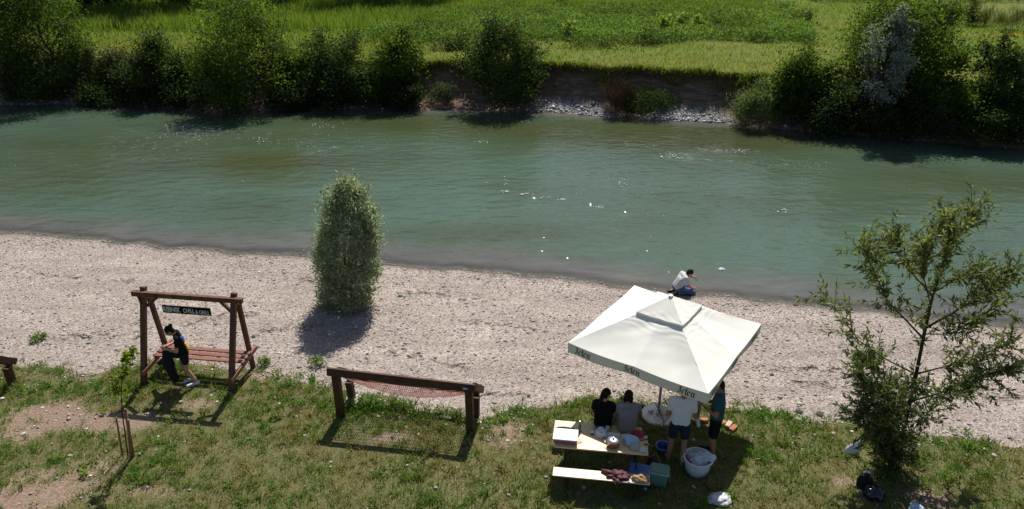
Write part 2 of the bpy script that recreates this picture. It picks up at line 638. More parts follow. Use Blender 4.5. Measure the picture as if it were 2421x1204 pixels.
M['grass_near'] = leafmat('lawn_grass_blades', [(0.0, (0.31, 0.25, 0.13)), (0.35, (0.2, 0.19, 0.065)), (0.62, (0.12, 0.175, 0.038)), (1.0, (0.085, 0.2, 0.026))], 0.35, 0.6, 0.1)
M['grass_mown'] = leafmat('meadow_grass_blades', [(0.0, (0.2, 0.18, 0.045)), (0.5, (0.15, 0.2, 0.028)), (1.0, (0.1, 0.19, 0.024))], 0.42, 0.6, 0.1)
M['grass_reed'] = leafmat('tall_grass_blades', [(0.0, (0.06, 0.095, 0.022)), (0.5, (0.11, 0.165, 0.036)), (1.0, (0.18, 0.225, 0.055))], 0.5, 0.6, 0.1)
M['weed'] = leafmat('meadow_weed_leaves', [(0.0, (0.05, 0.09, 0.026)), (0.5, (0.105, 0.175, 0.045)), (1.0, (0.19, 0.27, 0.065))], 0.42, 0.6, 0.1)


def lawn_material():
    m, N, L = newmat('lawn_ground')
    co = texco(N)
    n1 = noise(N, L, co, 3.0, 6, 0.65)
    n2 = noise(N, L, co, 22.0, 5, 0.65)
    soil = ramp(N, L, n2, [(0.3, (0.14, 0.095, 0.068)), (0.55, (0.24, 0.175, 0.13)), (0.75, (0.36, 0.28, 0.215))])
    turf = ramp(N, L, n2, [(0.3, (0.06, 0.065, 0.025)), (0.6, (0.145, 0.135, 0.06)), (0.8, (0.25, 0.2, 0.115))])
    f = math_(N, L, 'ADD', attr(N, 'bare'), math_(N, L, 'MULTIPLY', math_(N, L, 'SUBTRACT', n1, 0.5), 1.1))
    f = math_(N, L, 'ADD', f, math_(N, L, 'MULTIPLY', math_(N, L, 'SUBTRACT', n2, 0.5), 0.9))
    f = maprange(N, L, f, 0.3, 0.6)
    out(N, L, principled(N, L, mixc(N, L, f, turf, soil), 0.95, 0.1, 0, bump(N, L, n2, 0.7, 0.04)))
    return m


def gravel_material():
    m, N, L = newmat('gravel_ground')
    co = texco(N)
    vo = N.new('ShaderNodeTexVoronoi')
    vo.inputs['Scale'].default_value = 26
    L.new(co, vo.inputs['Vector'])
    sep = N.new('ShaderNodeSeparateColor')
    L.new(vo.outputs['Color'], sep.inputs[0])
    col = ramp(N, L, sep.outputs[0], [(0.0, (0.21, 0.173, 0.152)), (0.35, (0.27, 0.228, 0.203)), (0.75, (0.325, 0.28, 0.254)), (1.0, (0.43, 0.39, 0.362))])
    big = noise(N, L, mapping(N, L, co, (0.35, 1.5, 1), (0, 0, math.radians(10))), 1.0, 6, 0.6)
    col = mixc(N, L, 1.0, col, ramp(N, L, big, [(0.3, (0.78, 0.76, 0.74)), (0.55, (1.0, 0.98, 0.97)), (0.72, (1.2, 1.17, 1.15))]), 'MULTIPLY')
    wet = maprange(N, L, attr(N, 'wet'), 0.0, 1.0)
    col = mixc(N, L, wet, col, mixc(N, L, 1.0, col, (0.42, 0.38, 0.36), 'MULTIPLY'))
    h = math_(N, L, 'SUBTRACT', 1.0, vo.outputs['Distance'])
    out(N, L, principled(N, L, col, 0.85, 0.2, 0, bump(N, L, h, 0.6, 0.02)))
    return m


def bank_material():
    m, N, L = newmat('river_bank_earth')
    co = texco(N)
    n2 = noise(N, L, mapping(N, L, co, (0.6, 0.6, 3.0)), 3.0, 6, 0.65)
    n3 = noise(N, L, co, 14, 4)
    col = ramp(N, L, n2, [(0.3, (0.075, 0.05, 0.038)), (0.5, (0.14, 0.095, 0.07)), (0.72, (0.27, 0.2, 0.15))])
    geo = N.new('ShaderNodeNewGeometry')
    sx = N.new('ShaderNodeSeparateXYZ')
    L.new(geo.outputs['Position'], sx.inputs[0])
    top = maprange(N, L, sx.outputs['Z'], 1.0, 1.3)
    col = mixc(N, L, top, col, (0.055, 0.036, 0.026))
    vo = N.new('ShaderNodeTexVoronoi')
    vo.inputs['Scale'].default_value = 11
    L.new(co, vo.inputs['Vector'])
    sp = N.new('ShaderNodeSeparateColor')
    L.new(vo.outputs['Color'], sp.inputs[0])
    peb = ramp(N, L, sp.outputs[0], [(0.0, (0.08, 0.075, 0.07)), (0.5, (0.17, 0.165, 0.16)), (1.0, (0.3, 0.295, 0.29))])
    low = math_(N, L, 'MULTIPLY', maprange(N, L, sx.outputs['Z'], -0.12, 0.15, 1.0, 0.0), attr(N, 'peb'))
    col = mixc(N, L, low, col, peb)
    out(N, L, principled(N, L, col, 0.95, 0.1, 0, bump(N, L, n3, 0.8, 0.06)))
    return m


def meadow_material():
    m, N, L = newmat('meadow_ground')
    co = texco(N)
    n1 = noise(N, L, co, 0.35, 6, 0.6)
    n2 = noise(N, L, co, 9, 5, 0.65)
    a = ramp(N, L, n2, [(0.3, (0.06, 0.085, 0.014)), (0.7, (0.14, 0.175, 0.03))])
    b = ramp(N, L, n2, [(0.3, (0.09, 0.1, 0.022)), (0.7, (0.17, 0.18, 0.045))])
    out(N, L, principled(N, L, mixc(N, L, maprange(N, L, n1, 0.4, 0.62), a, b), 0.95, 0.1, 0, bump(N, L, n2, 0.6, 0.1)))
    return m


def riverbed_material():
    m, N, L = newmat('riverbed_stones')
    co = texco(N)
    vo = N.new('ShaderNodeTexVoronoi')
    vo.inputs['Scale'].default_value = 9
    L.new(co, vo.inputs['Vector'])
    sp = N.new('ShaderNodeSeparateColor')
    L.new(vo.outputs['Color'], sp.inputs[0])
    col = ramp(N, L, sp.outputs[0], [(0.0, (0.15, 0.12, 0.1)), (0.5, (0.27, 0.22, 0.185)), (1.0, (0.42, 0.36, 0.31))])
    out(N, L, principled(N, L, col, 0.7, 0.3))
    return m


def water_material():
    m, N, L = newmat('river_water')
    co = texco(N)
    dep = attr(N, 'depth')
    olv = attr(N, 'olive')
    turb = attr(N, 'turb')
    flow = mapping(N, L, co, (0.22, 0.6, 1), (0, 0, math.radians(9)))
    n1 = noise(N, L, flow, 0.55, 4, 0.6)
    deepc = ramp(N, L, n1, [(0.3, (0.05, 0.074, 0.044)), (0.62, (0.061, 0.1, 0.069))])
    olive = ramp(N, L, n1, [(0.3, (0.042, 0.05, 0.021)), (0.7, (0.054, 0.07, 0.032))])
    col = mixc(N, L, olv, deepc, olive)
    shal = ramp(N, L, noise(N, L, flow, 2.4, 4), [(0.3, (0.075, 0.072, 0.063)), (0.7, (0.115, 0.106, 0.094))])
    col = mixc(N, L, maprange(N, L, dep, 0.12, 0.62, 1.0, 0.0), col, shal)
    w1 = noise(N, L, mapping(N, L, co, (0.7, 1.5, 1), (0, 0, math.radians(11))), 2.0, 3, 0.5)
    w2 = noise(N, L, mapping(N, L, co, (0.6, 1.3, 1), (0, 0, math.radians(4))), 9.0, 3, 0.55)
    w3 = noise(N, L, co, 2.2, 5, 0.6)
    h = math_(N, L, 'ADD', math_(N, L, 'MULTIPLY', w1, 1.0), math_(N, L, 'MULTIPLY', w2, 0.07))
    h = math_(N, L, 'ADD', h, math_(N, L, 'MULTIPLY', math_(N, L, 'MULTIPLY', w3, turb), 2.2))
    nrm = bump(N, L, h, 0.7, 0.085)
    sh = principled(N, L, col, 0.05, 0.7, 0, nrm, IOR=1.333)
    tr = N.new('ShaderNodeBsdfTransparent')
    tr.inputs['Color'].default_value = (0.8, 0.86, 0.84, 1)
    mx = N.new('ShaderNodeMixShader')
    L.new(maprange(N, L, dep, 0.0, 0.16, 0.3, 1.0), mx.inputs[0])
    L.new(tr.outputs[0], mx.inputs[1])
    L.new(sh, mx.inputs[2])
    out(N, L, mx.outputs[0])
    return m


M['lawn'], M['gravel'], M['bank'] = lawn_material(), gravel_material(), bank_material()
M['meadow'], M['bed'], M['water'] = meadow_material(), riverbed_material(), water_material()

# ------------------------------------------------------------------ the ground, one sheet in rows that follow the river
xf = np.arange(-36, 36.01, 0.2)
xo = 36 + np.cumsum(np.geomspace(0.4, 220, 24))
XC = np.concatenate([-xo[::-1], xf, xo])
nsX, geX, fsX = NS(XC), GE(XC), FS(XC)
NC = len(XC)


def blobs(x, y, items):
    s = np.zeros_like(x)
    for px, py, rx, ry, a in items:
        p = at(px, py, 0)
        s += a * np.exp(-((x - p.x) / rx) ** 2 - ((y - p.y) / ry) ** 2)
    return s


BARE = [(220, 1000, 1.5, 0.4, 0.4), (70, 1110, 1.4, 0.45, 0.45), (290, 1170, 1.0, 0.35, 0.4), (200, 950, 1.2, 0.25, 0.3), (120, 980, 1.3, 0.35, 0.8), (40, 1030, 1.2, 0.4, 0.6), (50, 1180, 1.2, 0.5, 0.7), (330, 985, 0.8, 0.25, 0.55), (450, 960, 0.8, 0.22, 0.5), (560, 1000, 0.5, 0.3, 0.35),
        (650, 893, 0.8, 0.2, 0.8), (610, 880, 0.5, 0.15, 0.6), (935, 1035, 0.45, 0.14, 0.75), (1200, 1010, 0.5, 0.3, 0.65), (1170, 1050, 0.4, 0.2, 0.5), (150, 890, 1.6, 0.25, 0.45), (260, 1010, 0.9, 0.3, 0.4),
        (2180, 1170, 0.5, 0.3, 0.6), (2000, 1140, 0.35, 0.2, 0.5), (2330, 1115, 0.6, 0.2, 0.45), (1870, 1000, 0.4, 0.12, 0.5), (420, 1180, 0.6, 0.25, 0.3), (1840, 1130, 0.6, 0.3, 0.3), (1750, 1050, 0.7, 0.12, 0.35),
        (1500, 1185, 0.6, 0.12, 0.4), (1390, 1170, 0.4, 0.1, 0.4), (230, 1100, 0.8, 0.5, 0.3)]
LUSH = [(700, 905, 1.3, 0.3, 0.7), (930, 960, 1.6, 0.25, 0.8), (1060, 985, 0.8, 0.25, 0.6), (1380, 955, 1.2, 0.3, 0.6), (1850, 975, 1.0, 0.3, 0.9), (1950, 1005, 0.7, 0.25, 0.7), (1300, 985, 0.5, 0.3, 0.4),
        (380, 870, 0.8, 0.2, 0.5), (600, 1000, 0.9, 0.4, 0.4), (2330, 1060, 0.8, 0.3, 0.7), (2310, 1140, 0.6, 0.3, 0.6), (1800, 1080, 0.6, 0.3, 0.4), (1700, 960, 0.8, 0.2, 0.7), (720, 950, 0.8, 0.3, 0.4), (50, 920, 0.8, 0.2, 0.4),
        (270, 920, 1.3, 0.3, 0.35), (1230, 1120, 0.8, 0.4, 0.25), (340, 1120, 0.5, 0.3, 0.4)]


def bare_f(x, y):
    return np.clip(blobs(x, y, BARE) + (fbm(x * 0.9, y * 1.1, 77) - 0.55) * 0.9 + (fbm(x * 4, y * 5, 78) - 0.5) * 0.35, 0, 1)


def lush_f(x, y):
    return np.clip(blobs(x, y, LUSH) + (fbm(x * 0.6, y * 0.8, 91) - 0.5) * 0.9, 0, 1)


rows, sect = [], []
back = np.concatenate([np.array([1500, 600, 250, 120, 60, 30, 18]), np.arange(13, -0.01, -0.15)])
for s in back:
    rows.append(geX - s)
    sect.append('lawn')
for u in np.linspace(0, 1, 50)[1:]:
    rows.append(geX + (nsX - geX) * u)
    sect.append('gravel')
for u in np.linspace(0, 1, 46)[1:]:
    rows.append(nsX + (fsX - nsX) * u)
    sect.append('bed')
for v in [0.2, 0.4, 0.6, 0.8, 1.0, 1.2, 1.4, 1.6, 1.8, 1.95, 2.05, 2.12, 2.18, 2.24, 2.3, 2.38, 2.5]:
    rows.append(fsX + v)
    sect.append('bank')
for v in np.concatenate([np.arange(2.8, 40, 0.5), 40 + np.cumsum(np.geomspace(1, 320, 20))]):
    rows.append(fsX + v)
    sect.append('meadow')
Y = np.stack(rows)
X = np.broadcast_to(XC, Y.shape)
Z = gz(X, Y)
i_lawn = sect.index('gravel') - 1
i_gr = sect.index('bed') - 1
i_bed = sect.index('bank') - 1
i_bank = sect.index('meadow') - 1
Z[i_bed] = WATER_Z
Z[i_gr] = WATER_Z


def sheet(name, r0, r1, mat, at_=None):
    x, y, z = X[r0:r1 + 1], Y[r0:r1 + 1], Z[r0:r1 + 1]
    n = r1 - r0 + 1
    idx = np.arange(n * NC).reshape(n, NC)
    f = np.stack([idx[:-1, :-1], idx[:-1, 1:], idx[1:, 1:], idx[1:, :-1]], -1).reshape(-1, 4)
    at2 = {k: fn(x, y).ravel() for k, fn in (at_ or {}).items()}
    o = link(name, mesh_np(name, np.stack([x, y, z], -1).reshape(-1, 3), f, None, True, at2), mat)
    return tag(o, kind='structure')


sheet('lawn', 0, i_lawn, M['lawn'], {'bare': bare_f})
sheet('gravel_beach', i_lawn, i_gr, M['gravel'], {'wet': lambda x, y: np.clip(1 - (NS(x) - y) / 0.35, 0, 1)})
sheet('riverbed', i_gr, i_bed, M['bed'])
def peb_f(x, y=None):
    c = [at(1350, 260, -0.4).x, at(1625, 280, -0.4).x, at(60, 245, -0.4).x]
    return np.clip(np.exp(-((x - c[0]) / 1.9) ** 4) + np.exp(-((x - c[1]) / 2.0) ** 4) + np.exp(-((x - c[2]) / 2.6) ** 4) * 0.5, 0, 1)


sheet('far_bank', i_bed, i_bank, M['bank'], {'peb': peb_f})
sheet('meadow', i_bank, len(rows) - 1, M['meadow'])

# river surface with real low waves
wx = np.concatenate([-xo[::-1], np.arange(-36, 36.01, 0.16), xo])
wu = np.linspace(-0.012, 1.006, 290)
a, b = NS(wx), FS(wx)
WY = a[None, :] + (b - a)[None, :] * wu[:, None]
WX = np.broadcast_to(wx, WY.shape)
RIFF = [(470, 300, 2.6, 1.5, 1.0), (430, 340, 4.5, 1.4, 0.6), (330, 350, 5, 1.0, 0.4), (1590, 368, 1.6, 0.7, 0.9), (1700, 352, 1.6, 0.6, 0.8), (1800, 380, 2.6, 0.8, 0.5), (1950, 395, 2.5, 0.9, 0.4), (560, 400, 5, 1.0, 0.25), (760, 350, 2.5, 0.6, 0.3),
        (1250, 455, 2.6, 0.7, 0.35), (1050, 340, 3, 0.6, 0.2), (2300, 480, 3, 1.2, 0.3)]


def wblobs(x, y, items):
    s = np.zeros_like(x)
    for px, py, rx, ry, am in items:
        p = at(px, py, WATER_Z)
        s += am * np.exp(-((x - p.x) / rx) ** 2 - ((y - p.y) / ry) ** 2)
    return s


turb = np.clip(wblobs(WX, WY, RIFF), 0, 1)
ang = math.radians(-10)
px_, py_ = WX * math.cos(ang) - WY * math.sin(ang), WX * math.sin(ang) + WY * math.cos(ang)
edge = sstep((WY - a[None, :]) / 1.2) * sstep((b[None, :] - WY) / 1.0)
nearw = 1 - 0.6 * sstep((WY - a[None, :] - 3.0) / 9.0)
wave = (vnoise(px_ * 1.25, py_ * 2.7, 61) + 0.4 * vnoise(px_ * 2.4, py_ * 5.2, 62) - 0.7) * 0.037 * (0.25 + 0.75 * edge) * nearw * (0.6 + 0.8 * fbm(WX * 0.2, WY * 0.4, 66)) + (fbm(px_ * 1.3, py_ * 1.8, 71, 4) - 0.5) * 0.13 * turb
depth = np.minimum((WY - a[None, :]) * 0.27 + (fbm(WX * 0.35, WY * 0.5, 33) - 0.5) * 0.5 * sstep((WY - a[None, :]) / 1.5), (b[None, :] - WY) * 0.45 + 0.12)
depth = np.clip(depth, 0, 1)
OLIVE = [(640, 395, 3.5, 2.2, 0.9), (250, 360, 5, 2.5, 0.7), (1050, 300, 9, 2.5, 0.5), (1500, 320, 7, 2.6, 1.0), (1800, 335, 5, 2.2, 1.0), (1100, 540, 4, 0.7, 0.5), (2250, 430, 6, 2, 0.5), (100, 430, 4, 1.5, 0.5), (1250, 560, 5, 0.7, 0.3), (900, 300, 9, 3, 0.5)]
olive = np.clip(wblobs(WX, WY, OLIVE) + (fbm(WX * 0.15, WY * 0.35, 44) - 0.5) * 0.8, 0, 1)
wn_, wc_ = WY.shape
idx = np.arange(wn_ * wc_).reshape(wn_, wc_)
wf = np.stack([idx[:-1, :-1], idx[:-1, 1:], idx[1:, 1:], idx[1:, :-1]], -1).reshape(-1, 4)
wo_ = link('water', mesh_np('water', np.stack([WX, WY, WATER_Z + 0.012 + wave], -1).reshape(-1, 3), wf, None, True,
                           {'depth': depth.ravel(), 'olive': olive.ravel(), 'turb': turb.ravel()}), M['water'])
tag(wo_, kind='structure')


# ------------------------------------------------------------------ small scattered matter
def stones_np(P, R, rng, flat=0.6):
    """octahedra squashed and turned at random: 8 triangles each"""
    n = len(P)
    base = np.array([[1, 0, 0], [0, 1, 0], [-1, 0, 0], [0, -1, 0], [0, 0, 1], [0, 0, -1]], float)
    V = np.repeat(base[None], n, 0) * (0.65 + 0.7 * rng.random((n, 6, 1)))
    V[:, 4, :2] += (rng.random((n, 2)) - 0.5) * 0.9
    th = rng.random(n) * 6.283
    c, s = np.cos(th), np.sin(th)
    el = 0.6 + 0.5 * rng.random(n)
    x, y = V[:, :, 0] * el[:, None], V[:, :, 1]
    V2 = np.stack([x * c[:, None] - y * s[:, None], x * s[:, None] + y * c[:, None], V[:, :, 2] * flat], -1) * R[:, None, None] + P[:, None, :]
    F = np.array([[0, 1, 4], [1, 2, 4], [2, 3, 4], [3, 0, 4], [1, 0, 5], [2, 1, 5], [3, 2, 5], [0, 3, 5]])
    F = (F[None] + (np.arange(n) * 6)[:, None, None]).reshape(-1, 3)
    return V2.reshape(-1, 3), F


def stonemat(name, stops):
    m, N, L = newmat(name)
    out(N, L, principled(N, L, ramp(N, L, attr(N, 'tint'), stops), 0.8, 0.2))
    return m


M['pebble'] = stonemat('river_pebbles', [(0.0, (0.13, 0.11, 0.1)), (0.2, (0.215, 0.183, 0.163)), (0.6, (0.3, 0.262, 0.238)), (0.88, (0.39, 0.352, 0.33)), (1.0, (0.67, 0.64, 0.61))])
M['bank_pebble'] = stonemat('grey_bank_pebbles', [(0.0, (0.09, 0.09, 0.09)), (0.5, (0.29, 0.29, 0.3)), (1.0, (0.62, 0.62, 0.63))])

n = 80000
x = RNG.uniform(-21, 19, n)
u = RNG.random(n) ** 1.1
y = GE(x) - 0.5 + (NS(x) - GE(x) + 0.62) * (1 - u)
keep = np.abs(x) < (y * 0.72 + 3.2)
x, y = x[keep], y[keep]
r = np.clip(RNG.lognormal(math.log(0.0125), 0.5, len(x)), 0.006, 0.06)
inlawn = y < GE(x)
P = np.stack([x, y, gz(x, y) + r * 0.15], -1)
V, F = stones_np(P, r, RNG)
band = (fbm(x * 0.25 + y * 0.05, y * 1.1 + x * 0.2, 301) - 0.5)
r = r * np.clip(1 + band * 1.1 + 0.25 * np.exp(-(NS(x) - y) / 0.5), 0.55, 1.6)
V, F = stones_np(P, r, RNG)
tint = np.repeat(np.clip(RNG.normal(0.58, 0.16, len(x)) + band * 0.3, 0, 1), 6)
tag(link('pebbles', mesh_np('pebbles', V, F, tint), M['pebble']), 'loose pale pebbles covering the gravel beach by the river', 'pebbles', kind='stuff')

# pebbles in the lawn
n = 5000
x = RNG.uniform(-15, 13, n)
y = GE(x) - RNG.random(n) ** 1.4 * 5.5
w = bare_f(x, y) * 0.8 + np.exp(-(GE(x) - y) / 0.7) * 0.7 + 0.12
k = RNG.random(n) < w
x, y = x[k], y[k]
r = np.clip(RNG.lognormal(math.log(0.02), 0.5, len(x)), 0.008, 0.06)
V, F = stones_np(np.stack([x, y, gz(x, y) + r * 0.3], -1), r, RNG, 0.5)
tag(link('pebbles', mesh_np('lawn_pebbles', V, F, np.repeat(np.clip(RNG.normal(0.75, 0.22, len(x)), 0, 1), 6)), M['pebble']), 'small pale pebbles scattered through the grass', 'pebbles', kind='stuff')

# grey pebbles below the earth bank
n = 9000
x = RNG.uniform(-30, 26, n)
v = RNG.random(n) * 1.1
g = peb_f(x) + 0.05
k = RNG.random(n) < g * (1.1 - v)
x, v = x[k], v[k]
y = FS(x) + v
r = np.clip(RNG.lognormal(math.log(0.055), 0.4, len(x)), 0.02, 0.15)
V, F = stones_np(np.stack([x, y, gz(x, y) + r * 0.2], -1), r, RNG)
tag(link('pebbles', mesh_np('bank_pebbles', V, F, np.repeat(np.clip(RNG.normal(0.62, 0.22, len(x)), 0, 1), 6)), M['bank_pebble']), 'grey pebbles at the foot of the earth bank', 'pebbles', kind='stuff')


def blades_np(P, H, W, lean, rng, droop=0.0):
    """one bent triangle pair per blade: root edge, mid edge, tip (3 triangles)"""
    n = len(P)
    th = rng.random(n) * 6.283
    d = np.stack([np.cos(th), np.sin(th), np.zeros(n)], -1)
    ph = rng.random(n) * 6.283
    s = np.stack([np.cos(ph), np.sin(ph), np.zeros(n)], -1) * (W * 0.5)[:, None]
    up = np.array([0, 0, 1.0])
    mid = P + up * (H * 0.6)[:, None] + d * (lean * 0.35)[:, None]
    tip = P + up * (H * (1 - droop))[:, None] + d * lean[:, None]
    V = np.stack([P - s, P + s, mid + s * 0.8, mid - s * 0.8, tip], 1).reshape(-1, 3)
    o = (np.arange(n) * 5)[:, None]
    F = np.concatenate([o + np.array([[0, 1, 2]]), o + np.array([[0, 2, 3]]), o + np.array([[3, 2, 4]])], 0)
    return V, F


# lawn: small rosettes of blades
nt = 50000
x = RNG.uniform(-15, 14, nt)
y = GE(x) + 0.25 - RNG.random(nt) ** 0.95 * 11
k = (np.abs(x) < y * 0.74 + 4.0) & (y > 4.0)
x, y = x[k], y[k]
ba, lu = bare_f(x, y), lush_f(x, y)
ed = np.clip((GE(x) - y) / 0.35, -1, 1)
dry = fbm(x * 0.8, y * 1.3, 141)
dens = np.clip(0.95 - 1.3 * ba + 0.6 * lu - 1.1 * np.clip(dry - 0.54, 0, 1), 0.05, 1) * np.where(ed < 0, 0.25, 0.55 + 0.45 * ed)
k = RNG.random(len(x)) < dens
x, y, ba, lu = x[k], y[k], ba[k], lu[k]
nb = 11
cx, cy = np.repeat(x, nb), np.repeat(y, nb)
lu2 = np.repeat(lu, nb)
sp = 0.045
cx = cx + RNG.normal(0, sp, len(cx))
cy = cy + RNG.normal(0, sp, len(cy))
sz = np.repeat(np.clip(RNG.lognormal(-0.1, 0.5, len(x)), 0.45, 2.6), nb)
H = (0.03 + 0.045 * RNG.random(len(cx)) + 0.05 * lu2) * sz
W = (0.006 + 0.008 * RNG.random(len(cx)) + 0.006 * lu2) * np.sqrt(sz)
V, F = blades_np(np.stack([cx, cy, gz(cx, cy) - 0.005], -1), H, W, H * (0.4 + 0.9 * RNG.random(len(cx))), RNG)
cl = np.repeat(RNG.normal(0, 0.2, len(x)), nb)
pat = np.repeat((fbm(x * 1.3, y * 1.9, 123) - 0.5) * 1.3 + (fbm(x * 4.5, y * 6, 124, 2) - 0.5) * 0.5, nb)
tint = np.clip(0.52 + 0.42 * lu2 + cl + pat + RNG.normal(0, 0.09, len(cx)), 0, 1)
tag(link('grass', mesh_np('grass', V, F, np.repeat(tint, 5)), M['grass_near']), 'patchy short grass of the riverside lawn', 'grass', kind='stuff')


def leaves_np(P, D, Ln, W, rng, fold=0.25):
    """pointed leaves: a bent rhombus of two triangles each, growing from P along D"""
    n = len(P)
    D = D / np.maximum(np.linalg.norm(D, axis=1, keepdims=True), 1e-6)
    R = rng.normal(size=(n, 3))
    Sd = np.cross(D, R)
    Sd /= np.maximum(np.linalg.norm(Sd, axis=1, keepdims=True), 1e-6)
    Nn = np.cross(D, Sd)
    m = P + D * (Ln * 0.45)[:, None]
    a = m + Sd * (W * 0.5)[:, None] + Nn * (W * fold)[:, None]
    b = m - Sd * (W * 0.5)[:, None] + Nn * (W * fold)[:, None]
    t = P + D * Ln[:, None]
    V = np.stack([P, a, t, b], 1).reshape(-1, 3)
    o = (np.arange(n) * 4)[:, None]
    F = np.concatenate([o + np.array([[0, 1, 2]]), o + np.array([[0, 2, 3]])], 0)
    return V, F


# broad leaved weeds among the lawn grass
nc = 1500
x = RNG.uniform(-13, 12, nc)
y = GE(x) + 0.15 - RNG.random(nc) ** 1.4 * 6.5
lu = lush_f(x, y)
k = (RNG.random(nc) < 0.1 + 0.95 * lu) & (np.abs(x) < y * 0.74 + 2.4) & (y > 7.8)
x, y, lu = x[k], y[k], lu[k]
nl = 16
bx, by = np.repeat(x, nl), np.repeat(y, nl)
zs = np.repeat(0.5 + 0.9 * RNG.random(len(x)), nl)
Pw = np.stack([bx + RNG.normal(0, 0.045, len(bx)), by + RNG.normal(0, 0.045, len(bx)), gz(bx, by) + 0.015 + 0.07 * RNG.random(len(bx)) * zs], -1)
Dw = RNG.normal(size=(len(bx), 3)) * np.array([1, 1, 0.5]) + np.array([0, 0, 0.5])
V, F = leaves_np(Pw, Dw, (0.045 + 0.05 * RNG.random(len(bx))) * zs, (0.022 + 0.02 * RNG.random(len(bx))) * zs, RNG)
tag(link('lawn_weeds', mesh_np('lawn_weeds', V, F, np.repeat(np.clip(0.62 + RNG.normal(0, 0.2, len(bx)), 0, 1), 4)), M['weed']), 'low bright green weeds growing through the lawn', 'weeds', kind='stuff')

# dark twigs and straw washed up in lines on the gravel
LN = [[(900, 822), (960, 842), (1060, 862), (1100, 872)], [(600, 790), (680, 778), (760, 770)], [(420, 772), (520, 748), (610, 742)], [(1000, 925), (1100, 930), (1230, 935)], [(130, 800), (230, 792), (330, 800)], [(1100, 760), (1200, 775), (1330, 790)],
      [(1880, 905), (1960, 912), (2080, 918)], [(1820, 880), (1900, 870), (2000, 880)], [(60, 640), (200, 660), (400, 672)], [(950, 690), (1050, 700), (1200, 712)], [(700, 660), (760, 668), (840, 676)], [(2250, 930), (2330, 940), (2420, 945)]]
mb_v, mb_f = [], []
for ln in LN:
    for _ in range(26):
        i = random.randrange(len(ln) - 1)
        t_ = random.random()
        q = gp(ln[i][0] + (ln[i + 1][0] - ln[i][0]) * t_ + random.gauss(0, 12), ln[i][1] + (ln[i + 1][1] - ln[i][1]) * t_ + random.gauss(0, 3.5), -0.2)
        an = random.gauss(-0.1, 0.5)
        L_ = random.uniform(0.03, 0.16)
        d = Vector((math.cos(an), math.sin(an), 0))
        w_ = Vector((-d.y, d.x, 0)) * random.uniform(0.002, 0.006)
        k0 = len(mb_v)
        e = Vector((0, 0, 0.02))
        for pp in (q - d * L_, q + d * L_):
            mb_v += [pp + e - w_, pp + e + w_, pp + e + Vector((0, 0, 0.012))]
        mb_f += [(k0, k0 + 1, k0 + 4, k0 + 3), (k0 + 1, k0 + 2, k0 + 5, k0 + 4), (k0 + 2, k0, k0 + 3, k0 + 5)]
tag(link('twigs', mesh_np('twigs', np.array([list(v) for v in mb_v]), np.array(mb_f)), M['bark']), 'thin dark twigs washed up in lines on the gravel', 'twigs', kind='stuff')

# ---- the meadow beyond the river
def edge_v(x, y):
    return y - FS(x)


n = 120000
x = RNG.uniform(-40, 36, n)
y = FS(x) + 2.25 + RNG.random(n) * 34
k = np.abs(x) < y * 0.72 + 3
x, y = x[k], y[k]
v = edge_v(x, y)
nz = fbm(x * 0.12, y * 0.3, 201)
keepm = (v < 9 + nz * 6) | (x > 17) | (RNG.random(len(x)) < 0.45)
x, y, v, nz = x[keepm], y[keepm], v[keepm], nz[keepm]
rough = np.where((x < -6) & (v > 4), 1.0, 0.0)
H = (0.1 + 0.14 * RNG.random(len(x))) * (1 + 0.8 * rough) * (1 + np.clip((2.9 - v) / 0.6, 0, 1) * 0.9)
W = 0.018 + 0.025 * RNG.random(len(x))
V, F = blades_np(np.stack([x, y, gz(x, y) - 0.01], -1), H, W, H * (0.3 + RNG.random(len(x))), RNG)
tint = np.clip(0.45 + (fbm(x * 0.3, y * 0.9, 211) - 0.5) * 1.5 + np.clip((v - 5) / 20, 0, 0.35) + RNG.normal(0, 0.12, len(x)), 0, 1)
tag(link('meadow_grass', mesh_np('meadow_grass', V, F, np.repeat(tint, 5)), M['grass_mown']), 'short yellow green grass on the meadow across the river', 'grass', kind='stuff')

# tall bright grass at left and centre back
n = 130000
x = RNG.uniform(-42, 20, n)
y0 = at(600, 78, 1.6).y
y = y0 - 0.5 + RNG.random(n) * 26
lim = np.where(x < -3, y0 + (fbm(x * 0.3, x * 0, 221) - 0.5) * 1.6, y0 + 6.5 + (fbm(x * 0.2, x * 0, 222) - 0.5) * 3)
k = (y > lim) & (np.abs(x) < y * 0.72 + 3)
x, y = x[k], y[k]
k = RNG.random(len(x)) < 0.85
x, y = x[k], y[k]
H = (0.5 + 0.5 * RNG.random(len(x))) * (0.8 + 0.5 * fbm(x * 0.5, y * 0.5, 231))
W = 0.018 + 0.022 * RNG.random(len(x))
V, F = blades_np(np.stack([x, y, gz(x, y) - 0.02], -1), H, W, H * (0.1 + 0.35 * RNG.random(len(x))), RNG, 0.05)
tint = np.clip(0.5 + (fbm(x * 0.4, y * 0.6, 241) - 0.5) * 0.9 + RNG.normal(0, 0.16, len(x)), 0, 1)
tag(link('tall_grass', mesh_np('tall_grass', V, F, np.repeat(tint, 5)), M['grass_reed']), 'tall bright green grass at the back of the meadow', 'grass', kind='stuff')

